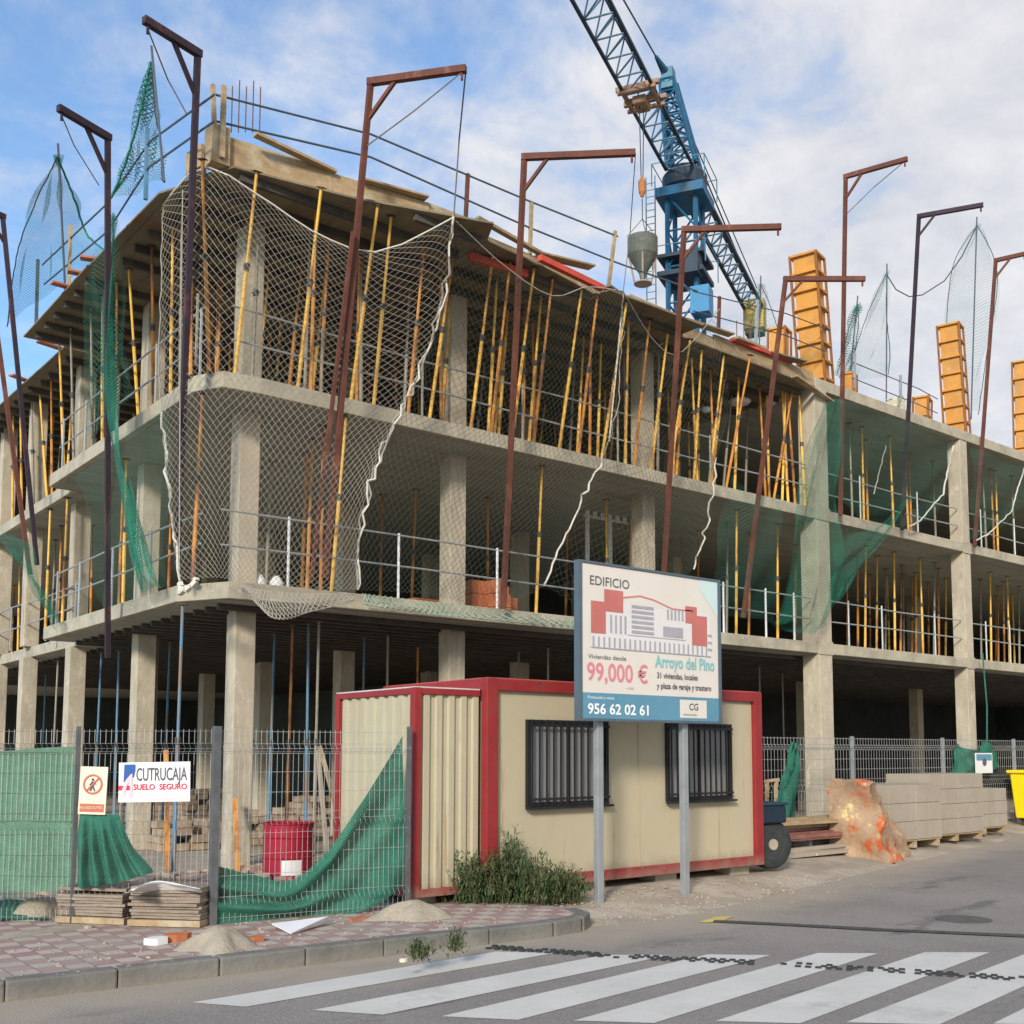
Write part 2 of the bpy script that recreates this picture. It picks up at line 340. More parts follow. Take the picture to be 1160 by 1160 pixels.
def copy_tree(o, parent=None):
    c = o.copy(); COL.objects.link(c)
    if parent is not None: c.parent = parent; c.matrix_parent_inverse = o.matrix_parent_inverse.copy()
    for ch in [x for x in KIDS(o)]: copy_tree(ch, c)
    return c
def KIDS(o): return [x for x in COL.objects if x.parent == o]
def grid_surf(ctrl, nu, nv, wob=0, seed=0):
    """smooth surface through a control grid rows x cols (Catmull-Rom)"""
    def cr(P, t):
        n = len(P)-1; x = t*n; i = min(int(x), n-1); f = x-i
        p0 = P[max(i-1, 0)]; p1 = P[i]; p2 = P[i+1]; p3 = P[min(i+2, n)]
        return .5*((2*p1)+(p2-p0)*f+(2*p0-5*p1+4*p2-p3)*f*f+(3*p1-p0-3*p2+p3)*f**3)
    rr = random.Random(seed); ph = [rr.uniform(0, 6) for _ in range(6)]
    out = []
    for j in range(nv+1):
        row = [cr([Vector(c) for c in r], 0) for r in ctrl]  # placeholder for shape
        line = []
        for i in range(nu+1):
            colp = [cr([Vector(c) for c in r], i/nu) for r in ctrl]
            p = cr(colp, j/nv)
            if wob:
                a, b2 = i/nu, j/nv
                p = p+Vector((sin(a*19+ph[0])*cos(b2*7+ph[1]), sin(a*11+b2*13+ph[2]), .4*sin(b2*9+ph[3]+a*6)))*wob
            line.append(p)
        out.append(line)
    return out
def sheet(name, ctrl, nu, nv, m, parent=None, wob=0, seed=0, metric=True, solid=0, smooth=True):
    g = grid_surf(ctrl, nu, nv, wob, seed); M = MB(); M.uv = []
    wdt = max(sum((Vector(a)-Vector(b)).length for a, b in zip(r_, r_[1:])) for r_ in ctrl); hgt = sum((Vector(ctrl[i][0])-Vector(ctrl[i+1][0])).length for i in range(len(ctrl)-1))
    for j, row in enumerate(g):
        for i, p in enumerate(row):
            M.v.append(tuple(p)); M.uv.append((i/nu*(wdt if metric else 1), j/nv*(hgt if metric else 1)))
    for j in range(nv):
        for i in range(nu):
            k = j*(nu+1)+i; M.f.append((k, k+1, k+nu+2, k+nu+1))
    return M.build(name, m, parent, smooth=smooth, solid=solid)
def netting(name, ctrl, nu, nv, r, m, parent=None, wob=0, seed=0):
    """diamond netting of real cords"""
    g = grid_surf(ctrl, nu, nv, wob, seed); M = MB()
    for j in range(nv):
        for i in range(nu):
            if (i+j) % 2 == 0: M.tube(g[j][i], g[j+1][i+1], r, 3, caps=False)
            else: M.tube(g[j][i+1], g[j+1][i], r, 3, caps=False)
    return M.build(name, m, parent)
def rope(name, pts, r, m, parent=None, knots=0, seed=1):
    rr = random.Random(seed); P = [Vector(p) for p in pts]; q = []
    for a, b in zip(P, P[1:]):
        n = max(2, int((b-a).length/.12)) if knots else 3
        for i in range(n): q.append(a.lerp(b, i/n)+Vector((rr.uniform(-1,1), rr.uniform(-1,1), rr.uniform(-1,1)))*knots)
    q.append(P[-1]); M = MB().path(q, r, 5)
    return M.build(name, m, parent)
# ------------------------------------------------------------------ ground, road, pavement
ZR = -.14
def struct(o): o['kind'] = 'structure'; return o
M = MB(); M.add([(-900,-900,-.30),(1200,-900,-.30),(1200,1200,-.30),(-900,1200,-.30)], [(0,1,2,3)])
struct(M.build('ground', farg))
def road_edge(a):   # where the carriageway stops on the building side
    if a < 2.0: return -5.75
    if a < 3.4: return -5.95
    return -6.05+(a-3.4)*.232
pts = [(-70, -5.6), (-4, -5.45), (1.2, -5.75)] + [(a, road_edge(a)) for a in (2.2, 3.4, 9, 17, 30, 70)]
M = MB(); n = len(pts); M.add([(a, b+.35, ZR) for a, b in pts]+[(a, -24.0, ZR) for a, b in pts], [(i, n+i, n+i+1, i+1) for i in range(n-1)])
struct(M.build('road', asph))
# site earth and the gravel apron that slopes down to the carriageway
def gz(a, b):
    if a < 1.95: return 0.0
    e = road_edge(a); k = max(0, min(1, (b-e)/1.5)); k = k*k*(3-2*k)
    return -.152*(1-k)
A = [-40, -20, -12, -8, -5, -3, -1, 0, 1, 1.6, 1.95, 1.99] + [2.1+.35*i for i in range(20)] + [9.5+1.5*i for i in range(24)] + [60]
M = MB(); nb = 26
for a in A:
    e = -3.95 if a < 1.95 else road_edge(a)-.15
    for j in range(nb+1):
        b = e+(j/nb)**2.0*(40-e)
        zz_ = gz(a, b)+(.012*sin(a*2.3+b*3.1)*sin(b*1.7) if b > -3.5 else 0)
        M.v.append((a, b, zz_-.002))
for i in range(len(A)-1):
    for j in range(nb):
        k = i*(nb+1)+j; M.f.append((k, k+nb+1, k+nb+2, k+1))
struct(M.build('site_ground', dirt, smooth=True))
# pavement slab with its kerb
KP = [(-30, -5.2), (-6, -5.36), (-3.6, -5.42), (-2.0, -5.55), (-.5, -5.66), (.6, -5.78), (1.35, -5.84), (1.75, -5.80), (2.0, -5.62), (2.08, -5.3)]
M = MB(); M.add([(a, b, .003) for a, b in KP]+[(2.0, -3.9, .003), (1.2, -3.75, .003), (-.4, -3.55, .003), (-2.2, -2.9, .003), (-5, -1.0, .003), (-30, -.5, .003)], [tuple(range(len(KP)+6))])
struct(M.build('pavement', tilem))
M = MB()
for (a0, b0), (a1, b1) in zip(KP, KP[1:]):
    L = math.hypot(a1-a0, b1-b0); ns = max(1, round(L/.95))
    for k in range(ns):
        p = Vector((a0+(a1-a0)*k/ns, b0+(b1-b0)*k/ns, 0)); q = Vector((a0+(a1-a0)*(k+1)/ns, b0+(b1-b0)*(k+1)/ns, 0)); d = (q-p).normalized()
        M.bar(p+d*.004+Vector((0, 0, -.075)), q-d*.004+Vector((0, 0, -.075)), .17, .172+random.uniform(-.004, .004))
struct(M.build('kerb', kerbm, bevel=.018))
# road markings
M = MB()
def stripe(c):   # worn paint: polygon split with ragged ends
    M.add([(x, y, ZR+.004) for x, y in c], [tuple(range(len(c)))])
Z0 = [((-2.55,-6.42),(-2.30,-6.80),(.78,-6.62),(.40,-6.22)), ((-1.98,-7.20),(-1.66,-7.64),(1.52,-7.36),(1.07,-6.98)),
      ((-1.37,-7.94),(-1.02,-8.36),(2.22,-7.95),(1.80,-7.56)), ((-.74,-8.62),(-.36,-9.02),(3.05,-8.52),(2.64,-8.16)),
      ((.0,-9.25),(.40,-9.66),(3.88,-9.15),(3.43,-8.76)), ((.66,-9.84),(1.10,-10.28),(4.7,-9.78),(4.25,-9.37)), ((1.4,-10.5),(1.85,-10.95),(5.5,-10.4),(5.05,-10.0))]
for c in Z0: stripe(c)
paintm = worn(mat('zebra_paint', (.56, .54, .50), .8, .07, 2), 1.2, .66, (.40, .385, .36), (1, 1, 1), .08)
worn(paintm, 22, .66, (.24, .23, .22), None, .05)
struct(M.build('zebra_crossing', paintm))
M = MB(); M.add([(3.1,-6.25,ZR+.006),(3.55,-6.10,ZR+.006),(3.75,-6.2,ZR+.006),(3.3,-6.38,ZR+.006)], [(0,3,2,1)])
struct(M.build('yellow_kerb_mark', yelpaint))
# tar-sealed joint and worn strip of rubber studs across the crossing
M = MB(); S = [(3.3,-6.3),(3.6,-6.75),(4.22,-7.8),(4.98,-8.92),(6.0,-10.6)]
for (a0,b0),(a1,b1) in zip(S, S[1:]):
    w = .075; d = Vector((a1-a0, b1-b0, 0)).normalized(); nn = Vector((-d.y, d.x, 0))*w
    p = Vector((a0,b0,ZR+.010)); q = Vector((a1,b1,ZR+.010)); M.add([p-nn, q-nn*1.2, q+nn*1.2, p+nn], [(0,1,2,3)])
struct(M.build('sealed_joint', tarm))
hub = tag(MB().lathe([(.30, 0), (.30, .004), (.27, .005)], (5.55, -7.95, ZR+.001), 28).build('manhole_cover', mat('manhole_iron', (.11,.10,.095), .8, .25, 8)), 'dark round manhole cover in the road beyond the crossing', 'manhole')
S = [(.50,-6.02),(1.1,-7.11),(1.89,-8.19),(2.55,-9.23),(2.96,-9.93),(3.6,-10.9)]
M = MB()
for (a0,b0),(a1,b1) in zip(S, S[1:]):
    L = math.hypot(a1-a0, b1-b0); k = int(L/.085); d = Vector((a1-a0, b1-b0, 0)).normalized(); nn = Vector((-d.y, d.x, 0))
    for i in range(k):
        for sd_ in (-1, 0, 1):
            if random.random() < .22: continue
            c = Vector((a0, b0, 0))+d*(i+.5*(sd_ == 0))*.085+nn*sd_*.068
            M.obox((c.x, c.y, ZR+.009), (.050, .050, .012), Matrix.Rotation(math.atan2(d.y, d.x), 3, 'Z'))
tag(M.build('rubber_stud_strip', rubberm), 'narrow dark strip of rubber studs crossing the zebra stripes', 'road strip')

# ------------------------------------------------------------------ the concrete building
ST = .24; Z1, Z2, Z3 = 4.1, 7.1, 10.1
FR = (4.1, 7.1, 10.1)
BW = empty('concrete_building', (1, 1, 0), 'unfinished three storey concrete frame building with bare slabs and columns', 'building')
def outline(ins=0, step=.6, cham=.42):
    return [(0+ins, cham), (cham*.45, cham*.12+ins), (cham+.25, 0+ins), (44, 0+ins), (44, 12), (12, 12), (12, 30), (step, 30), (step, 7.8), (0+ins, 7.8)]
for z, cm, stp in ((Z1, .95, .85), (Z2, .55, .45)):
    MB().prism(outline(0, stp, cm), z-ST, z).build('floor_slab', slabc, BW, bevel=.012)
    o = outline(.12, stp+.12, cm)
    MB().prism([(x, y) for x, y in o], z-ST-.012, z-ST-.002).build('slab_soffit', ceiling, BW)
# top slab: cast part at the far end of the street front, shuttering in front
MB().prism([(14.0, 0), (44, 0), (44, 12), (14.0, 12)], Z3-.26, Z3).build('roof_slab', slabc, BW, bevel=.012)
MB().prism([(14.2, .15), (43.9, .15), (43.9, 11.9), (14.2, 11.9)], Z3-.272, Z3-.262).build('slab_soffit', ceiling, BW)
MB().prism([(.3, .2), (13.9, .2), (13.9, 12), (12, 12), (12, 30), (.6, 30), (.6, 8), (.3, 8)], Z3-.05, Z3+.16).build('roof_slab', slabc, BW)
# dark rear walls, added to keep sky light out and the floors dark
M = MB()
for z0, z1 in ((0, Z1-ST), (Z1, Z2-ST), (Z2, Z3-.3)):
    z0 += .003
    # walls are solid; white slats stand in for the daylight opening
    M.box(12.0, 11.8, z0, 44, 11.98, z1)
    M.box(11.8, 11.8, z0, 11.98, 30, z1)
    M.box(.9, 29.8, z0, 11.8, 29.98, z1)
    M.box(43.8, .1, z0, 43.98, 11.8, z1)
M.build('added_rear_wall', darkwall, BW)
cols_R = [(1.0, .95, .325), (4.82, .95, .33), (9.47, .95, .34), (14.12, .20, .46), (20.33, .20, .36), (26.4, .20, .38), (32.5, .2, .38), (38.5, .2, .38)]
cols_L = [(.95, 4.95, .33), (.95, 8.97, .33), (.85, 12.2, .33), (.85, 14.9, .33), (.85, 18.5, .33), (.85, 22.5, .33)]
cols_I = [(x, y, .33) for x in (5.2, 9.8, 15, 20.5, 26.5) for y in (5.4, 9.2)] + [(5.6, 13.5, .33), (5.6, 18, .33)]
def column(x, y, s, z0, z1):
    h = s/2; M = MB(); rr = random.uniform(-.01, .01)
    M.box(x-h, y-h, z0, x+h, y+h, z1); return M.build('column', concrete, BW, bevel=.014)
for x, y, s in cols_R+cols_L+cols_I:
    lv = [(0, Z1-ST), (Z1, Z2-ST), (Z2, Z3-.28)]
    if (x, y, s) in cols_R[3:]: lv = [(0, Z1), (Z1, Z2), (Z2, Z3-.26)]
    for z0, z1 in lv: column(x, y-(0 if (x,y,s) not in cols_R[3:] else .0), s, z0, z1-.003)
# column heads cast flush with the front: a sleeve proud of the slab edge
for x, y, s in cols_R[3:5]:
    for z in (Z1, Z2):
        MB().box(x-s/2-.012, y-s/2-.02, z-ST-.02, x+s/2+.012, -.003, z+.03).build('column_head', slabc, BW)
# shuttering joists below the first slab
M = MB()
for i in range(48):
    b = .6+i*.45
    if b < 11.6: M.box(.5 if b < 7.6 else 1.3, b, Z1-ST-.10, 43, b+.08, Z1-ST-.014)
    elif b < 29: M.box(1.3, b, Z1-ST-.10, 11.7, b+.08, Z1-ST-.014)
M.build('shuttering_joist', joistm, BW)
# rubble, bricks edge (upper storeys): low pieces of formwork timber at the slab lips
# ------------------------------------------------------------------ roof shuttering: decks of ply on joists
def deck(poly, z, label, t=.03, joists='a', tilt=None, m=plywood):
    e = empty('shuttering_deck', (poly[0][0], poly[0][1], z), label, 'formwork', 'roof shuttering decks')
    MB().prism(poly, z, z+t).build('plywood_sheet', m, e)
    xs = [p[0] for p in poly]; ys = [p[1] for p in poly]; M = MB()
    def inside(x, y):
        c = False; n = len(poly)
        for i in range(n):
            x1, y1 = poly[i]; x2, y2 = poly[(i+1) % n]
            if (y1 > y) != (y2 > y) and x < (x2-x1)*(y-y1)/(y2-y1)+x1: c = not c
        return c
    y = min(ys)+.45
    while y < max(ys)-.1:
        inx = [x for x in [min(xs)+k*.1 for k in range(int((max(xs)-min(xs))/.1)+1)] if inside(x, y-.02) and inside(x, y+.1)]
        if len(inx) > 6: M.box(inx[0]+.12, y, z-.12, inx[-1]-.05, y+.07, z-.002)
        y += .62
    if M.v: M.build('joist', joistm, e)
    return e
ZD = 9.82
deck([(-.30, .30), (.10, -.48), (1.8, -.80), (3.85, -1.50), (4.1, -1.0), (4.1, 4.0), (-.30, 4.0)], ZD, 'brown plywood deck overhanging the corner, its long lip jutting out furthest')
deck([(4.12, -1.0), (5.2, -.86), (6.85, -.55), (6.85, 5), (4.12, 5)], ZD-.005, 'plywood deck with red edge board, between the corner deck and the next')
deck([(6.88, -.86), (9.35, -.84), (9.40, 5), (6.88, 5)], ZD+.01, 'dark green plywood deck jutting out above the second bay')
deck([(9.42, -.22), (13.85, -.10), (13.9, 5), (9.42, 5)], ZD-.004, 'pale edged plywood deck reaching to the big flush column')
deck([(-.52, 4.02), (4.1, 4.02), (4.1, 8.05), (-.52, 8.05)], ZD, 'plywood deck overhanging the side street front, striped with joists')
deck([(-.45, .9), (-.31, .6), (-.31, 4.0), (-.50, 4.0)], ZD+.003, 'narrow plywood strip along the side of the corner deck')
deck([(.25, 8.1), (4, 8.1), (4, 16), (.10, 16)], ZD-.01, 'plywood deck at the far end of the side front')
deck([(4.2, 5.05), (13.9, 5.05), (13.9, 11.9), (4.2, 11.9)], ZD-.008, 'inner plywood deck behind the street front')
deck([(4.2, 12), (11.9, 12), (11.9, 29), (.4, 29), (.4, 16.1), (4.2, 16.1)], ZD-.012, 'inner plywood deck of the side wing')
# edge beams: rough timber boards standing round the pour
def edge_board(pts, z0, h, m, label, name='edge_board', t=.05, jag=.0):
    M = MB()
    for (p, q) in zip(pts, pts[1:]):
        L = math.hypot(q[0]-p[0], q[1]-p[1]); n = max(1, int(L/1.1)); 
        for k in range(n):
            a = Vector((p[0]+(q[0]-p[0])*k/n, p[1]+(q[1]-p[1])*k/n, z0)); b = Vector((p[0]+(q[0]-p[0])*(k+1)/n, p[1]+(q[1]-p[1])*(k+1)/n, z0))
            d = (b-a).normalized(); hh = h*random.uniform(1-jag, 1+jag)
            off = Vector((random.uniform(-.02,.02), random.uniform(-.02,.02), 0))
            M.obox((a+b)/2+Vector((0,0,hh/2))+off, ((b-a).length+.04*(k % 2), t, hh), Matrix.Rotation(math.atan2(d.y, d.x)+random.uniform(-.015,.015), 3, 'Z'))
    return tag(M.build(name, m), label, 'board', 'boards along the roof edge')
edge_board([(.0, -.30), (3.2, -.62), (4.15, -.62)], ZD+.035, .42, timber, 'brown timber edge boards standing on the corner deck', jag=.12)
edge_board([(4.2, -.5), (7.3, -.30)], ZD+.035, .40, timber, 'pale brown edge boards above the red board', jag=.15)
edge_board([(7.3, -.16), (9.4, -.10), (13.8, -.03)], ZD+.04, .27, timber, 'pale edge boards along the far half of the roof edge', jag=.2)
edge_board([(-.12, .1), (-.34, 4.0), (-.36, 8.0)], ZD+.035, .16, timber, 'thin timber edge boards on the side street front', jag=.2)
edge_board([(5.25, -.93), (6.85, -.70)], ZD+.03, .10, redwood, 'bright red board lying along the roof edge', t=.10)
edge_board([(4.05, -.55), (5.2, -.62)], ZD-.17, .12, redwood, 'dark red board below the deck lip', t=.08)
edge_board([(11.0, -.15), (13.0, -.12)], ZD+.32, .07, redwood, 'long reddish plank on the roof edge near the crane', t=.12)
# corner upstand and corner post
e = empty('corner_shutter', (.1, -.1, ZD), 'orange-brown timber box shutter standing on the roof corner', 'formwork')
MB().box(-.20, -.42, ZD+.03, .06, -.14, ZD+.58).build('shutter_box', timber, e)
MB().obox((-.27, .02, ZD+.2), (.4, .04, .32), Matrix.Rotation(RAD(100), 3, 'Z')).build('side_board', timber, e)
MB().box(-.10, -.47, ZD+.1, -.03, -.425, ZD+1.15).build('batten', timber, e)
# loose reddish planks sticking out of the left edge
for i, (u, v) in enumerate([(110, 292), (95, 310), (75, 325), (55, 392), (20, 430)]):
    p = HP(u, v, ZD+.10); 
    M = MB(); M.obox((p.x+.25, p.y, ZD+.10), (1.0, .16, .035), Matrix.Rotation(RAD(12*i-20), 3, 'Z'))
    tag(M.build('loose_plank', mat('plank_red%d' % i, (.42, .15, .09), .8, .2, 3) if i == 0 else MATS['plank_red0']), '%s reddish plank end poking out of the side roof edge, counted from the corner' % ('first','second','third','fourth','fifth')[i], 'plank', 'loose planks on the side roof edge')
# reddish plank over the big column
tag(MB().bar((12.9, -.25, ZD-.02), (14.5, -.05, ZD-.2), .16, .03).build('loose_plank', timber), 'pale plank lying askew where deck meets the big column', 'plank')

rr = random.Random(77)
for i, (a_, b_, z_, an, L_, w_, th, m_) in enumerate([(1.0,-.55,.47,.05,1.3,.12,.04,timber),(2.6,-.62,.45,-.12,1.1,.2,.03,timber),(3.9,-.9,.06,.4,1.2,.16,.04,plywood),(4.9,-.55,.46,.12,1.5,.10,.05,timber),
      (6.2,-.45,.46,-.08,1.2,.22,.03,timber),(7.4,-.62,.08,.3,1.1,.18,.04,plywood),(8.6,-.25,.34,.05,1.4,.12,.05,timber),(10.2,-.2,.36,-.1,1.3,.2,.03,timber),(11.6,-.15,.38,.15,1.2,.14,.05,timber),(12.7,-.2,.33,-.2,1.0,.22,.03,plywood)]):
    M = MB().obox((a_, b_, ZD+z_+.03), (L_, w_, th), Matrix.Rotation(an, 3, 'Z')@Matrix.Rotation(rr.uniform(-.09,.09), 3, 'Y'))
    tag(M.build('loose_plank', m_), '%s loose plank from the corner along the street roof edge' % ('first','second','third','fourth','fifth','sixth','seventh','eighth','ninth','tenth')[i], 'plank', 'loose planks on the street roof edge')
# ------------------------------------------------------------------ shoring props
PROTO = {}
def prop_proto(key, m, L, lower=.52):
    e = empty('shoring_prop', (0, 0, -50), local=True)
    h = L*lower
    MB().tube((0,0,.01), (0,0,h), .030, 7).build('outer_tube', m, e)
    MB().tube((0,0,h), (0,0,L-.01), .022, 7).build('inner_tube', m, e)
    MB().tube((0,0,h-.07), (0,0,h+.03), .042, 8).tube((-.085,0,h-.01), (.085,0,h-.01), .009, 5).build('collar', collar, e)
    MB().box(-.06,-.06,0,.06,.06,.008).build('base_plate', collar, e); MB().box(-.06,-.06,L-.008,.06,.06,L).build('head_plate', collar, e)
    PROTO[key] = (e, L)
for k, m in (('y', prop_y), ('o', prop_o), ('s', prop_s), ('b', prop_b)):
    prop_proto(k+'t', m, 2.85, .55); prop_proto(k+'g', m, 3.75, .5)
USED = set(); PROPS = []
def put_prop(kind, p, q, zone):
    p, q = Vector(p), Vector(q); d = q-p; key = kind+('t' if d.length < 3.35 else 'g'); e, L = PROTO[key]
    if key in USED: o = copy_tree(e)
    else: o = e; USED.add(key)
    o.location = p; o.rotation_mode = 'QUATERNION'; o.rotation_quaternion = d.to_track_quat('Z', 'Y') @ __import__('mathutils').Quaternion((0,0,1), random.uniform(0, 6))
    o.scale = (1, 1, d.length/L); PROPS.append((o, zone, kind, pix((p+q)/2)))
ZC3 = ZD-.005; ZC3b = Z3-.275
def fp(ub, ut, vt, kind, zone, b0=.22, zb=Z2, zt=ZC3, clampb=None):
    p = at_u(ub, b0, zb); q = HP(ut, vt, zt)
    if clampb is not None: q = at_u(ut, clampb, zt)
    if q.y > .9 or q.y < -1.3: q = at_u(ut, 0.1, zt)
    put_prop(kind, p, q, zone)
FRONT3 = [(237,229,180),(266,291,194),(337,364,212),(352,358,235),(397,428,232),(423,443,245),(462,481,275),(486,514,285),(533,558,290),(556,578,296),
 (553,563,315),(580,605,303),(604,626,315),(599,613,335),(633,659,327),(655,677,333),(681,710,342),(708,712,362),(718,736,362),(737,757,372),
 (758,782,384),(766,775,400),(786,795,395),(803,820,402),(822,850,402),(832,837,425),(790,783,400),(876,898,440),(886,890,440),(893,886,440),(901,892,441),(912,905,442)]
def zone_of(a): return 'corner bay' if a < 4.8 else 'second bay' if a < 9.4 else 'third bay' if a < 14.1 else 'bay right of big column' if a < 20.3 else 'rightmost bay'
for i, (ub, ut, vt) in enumerate(FRONT3):
    a = at_u(ub, .22, Z2).x; fp(ub, ut, vt, 'oy'[(i*7) % 3 > 0], ('front row', 'top storey', zone_of(a)))
# steel ones between
for u in (216, 285, 345, 362, 409, 500, 592, 668, 745, 810, 868): 
    a = at_u(u, .5, Z2).x; p = at_u(u, .6, Z2); put_prop('os'[int(u) % 2], p, p+Vector((random.uniform(-.1,.15), random.uniform(-.15,.1), ZC3-Z2)), ('second row', 'top storey', zone_of(a)))
# inner rows of the top storey
for b, da in ((1.05, .95), (1.9, 1.0), (3.0, 1.05), (4.6, 1.3), (7.0, 1.9)):
    a = 1.3+random.uniform(0, .6)
    while a < 13.6:
        x = a+random.uniform(-.25, .25); y = b+random.uniform(-.3, .3)
        put_prop(random.choice('yoys' if b < 4 else 'yoos'), (x, y, Z2), (x+random.uniform(-.16,.28), y+random.uniform(-.25,.12), ZC3-.115), ('inner rows', 'top storey', zone_of(a)))
        a += da
# side street front, top storey
LEFT3 = [(204,206,215,'s'),(193,196,250,'y'),(174,172,262,'o'),(158,146,283,'y'),(133,132,340,'o'),(116,116,380,'y'),(105,103,350,'s'),(84,80,354,'s'),(73,67,373,'y'),(59,58,400,'o'),(54,45,402,'y'),(38,36,420,'s'),(25,23,430,'y'),(14,15,440,'y')]
for ub, ut, vt, k in LEFT3:
    p = at_ul(ub, .35 if ub > 60 else .75, Z2); q = at_ul(ut, .05 if ub > 60 else .6, ZC3)
    put_prop(k, p, q, ('front row', 'top storey', 'side front'))
for b in (2.4, 3.4, 4.4, 5.6, 6.5, 7.4, 9.5, 11, 12.9, 14.2):
    for a in (1.5, 2.8):
        x = a+random.uniform(-.3,.3); y = b+random.uniform(-.3,.3)
        put_prop(random.choice('yos'), (x, y, Z2), (x+random.uniform(-.1,.1), y+random.uniform(-.15,.1), ZC3-.115), ('inner rows', 'top storey', 'side front'))
# top storey, cast end
for u, k in ((966,'s'),(979,'y'),(984,'o'),(1013,'y'),(1030,'y'),(1033,'o'),(1061,'s'),(1118,'s'),(1127,'o'),(1131,'y'),(1150,'s')):
    b = random.choice((1.0, 1.6, 2.4)); p = at_u(u, b, Z2); put_prop(k, p, p+Vector((random.uniform(-.08,.04), 0, ZC3b-Z2)), ('scattered', 'top storey', zone_of(p.x)))
# middle storey
for u, k, b in ((363,'o',.8),(375,'y',.35),(347,'o',1.6),(341,'o',2.4),(607,'y',.5),(688,'y',1.6),(552,'o',3.0),(712,'o',2.6),(834,'y',.6),(823,'s',1.5),(881,'y',.9),(848,'o',2.0),(900,'o',2.2),(912,'y',2.6),(465,'o',3.4),
                (960,'o',3.4),(986,'o',3.6),(1008,'y',3.4),(1020,'o',2.2),(1038,'y',2.6),(1052,'o',3.4),(1058,'s',1.4),(1128,'o',3.5),(1138,'o',1.8),(1150,'y',2.9),(972,'o',2.2),(980,'y',1.2),(993,'y',1.8),(1003,'s',2.8),(1014,'y',1.2),(1024,'s',3),(1033,'o',3.1),(1046,'y',1.2),(1064,'o',1.8),(1071,'y',2.6),(1112,'s',2.0),(1123,'y',1.2),(1131,'o',2.4),(1144,'y',1.2),(1155,'s',2),
                (218,'o',.5),(300,'s',3.3),(430,'o',4.2),(640,'o',4.0),(660,'s',3.2),(770,'o',3.4),(790,'o',2.6)):
    p = at_u(u, b, Z1); q = p+Vector((random.uniform(-.03,.08), random.uniform(-.1,0), Z2-ST-.014-Z1))
    if u == 375: q = at_u(392, .1, Z2-ST-.014)
    put_prop(k, p, q, ('scattered', 'middle storey', zone_of(p.x)))
for u, k, a in ((139,'y',.5),(134,'o',.9),(117,'s',1.6),(102,'o',1.8),(70,'y',.5),(64,'o',1.2),(51,'y',.55),(57,'s',1.6),(27,'o',1.5),(20,'y',1.2),(12,'o',2.2),(190,'o',1.7)):
    p = at_ul(u, a if u > 45 else a+.5, Z1); put_prop(k, p, p+Vector((random.uniform(-.05,.05), random.uniform(-.1,.1), Z2-ST-.014-Z1)), ('scattered', 'middle storey', 'side front'))
# street level
for u, k, b in ((196,'b',.4),(355,'s',.9),(346,'b',1.3),(323,'o',1.6),(436,'s',2.0),(282,'s',2.4),(303,'b',3.0),(408,'b',2.6),(585,'s',3),(620,'s',2.0),(650,'b',2.6),(862,'s',2.2),(890,'s',3.3),(470,'o',3.5)):
    p = at_u(u, b, 0); put_prop(k, p, p+Vector((random.uniform(-.03,.05), 0, Z1-ST-.105)), ('scattered', 'street level', zone_of(p.x)))
for u, k, a in ((105,'b',1.3),(128,'b',1.5),(56,'s',1.2),(45,'b',2.2),(66,'o',2.0),(172,'s',1.2),(183,'b',1.6)):
    p = at_ul(u, a, 0); put_prop(k, p, p+Vector((random.uniform(-.03,.05), 0, Z1-ST-.105)), ('scattered', 'street level', 'side front'))
for key, (pe, _L) in PROTO.items():
    if key not in USED:
        for ch in list(KIDS(pe)): bpy.data.objects.remove(ch)
        bpy.data.objects.remove(pe)
ORD = ['first','second','third','fourth','fifth','sixth','seventh','eighth','ninth','tenth','eleventh','twelfth','thirteenth','fourteenth','fifteenth','sixteenth','seventeenth','eighteenth','nineteenth','twentieth']
def ordw(i): return ORD[i] if i < 20 else 'twenty-'+ORD[i-20] if i < 29 else 'thirtieth' if i == 29 else 'thirty-'+ORD[i-30] if i < 39 else 'fortieth'
CN = {'y': 'yellow', 'o': 'rusty orange', 's': 'grey steel', 'b': 'blue'}
BAY = {'corner bay': 'bay beside the corner column', 'second bay': 'second street bay', 'third bay': 'bay left of big column', 'bay right of big column': 'bay right of big column', 'rightmost bay': 'rightmost bay', 'side front': 'side front'}
G = {}
for o, z, k, px in PROPS: G.setdefault((z, k), []).append((px[0], o))
for (z, k), L in G.items():
    L.sort(key=lambda t: t[0])
    for i, (x, o) in enumerate(L):
        rowt = {'front row': 'front row', 'second row': 'second row', 'inner rows': 'inner rows', 'scattered': ''}[z[0]]
        pos = (ordw(i)+' ' if len(L) > 1 else 'only ')
        suffix = ' from left' if len(L) > 1 else ''
        o['label'] = (pos+CN[k]+' prop'+suffix+', '+(rowt+', ' if rowt else '')+z[1]+', '+BAY[z[2]])
        o['category'] = 'prop'; o['group'] = 'steel shoring props, '+z[1]
# ------------------------------------------------------------------ safety-net gallows posts
def gallows(foot, top, tip, m, label, r=.055):
    foot, top, tip = Vector(foot), Vector(top), Vector(tip)
    e = empty('net_post', foot, label, 'net post', 'gallows posts holding the safety nets')
    MB().bar(foot, top, .075, .075, (1,0,0)).build('mast', m, e)
    d = (tip-top).normalized(); MB().bar(top-d*.05, tip, .085, .10).build('arm', m, e)
    dn = (foot-top).normalized()
    MB().bar(top+d*.40, top+dn*.55, .05, .05).build('brace', m, e)
    MB().tube(tip-d*.06-Vector((0,0,.05)), tip-d*.06-Vector((0,0,.16)), .02, 6).build('hook', m, e)
    return e
GP = {}
def G_(n, foot, uvt, uvp, top, m, label):
    top = top if isinstance(top, Vector) else HP(*uvt, top); tip = HP(*uvp, top.z); GP[n] = (top, tip); gallows(foot, top, tip, m, label)
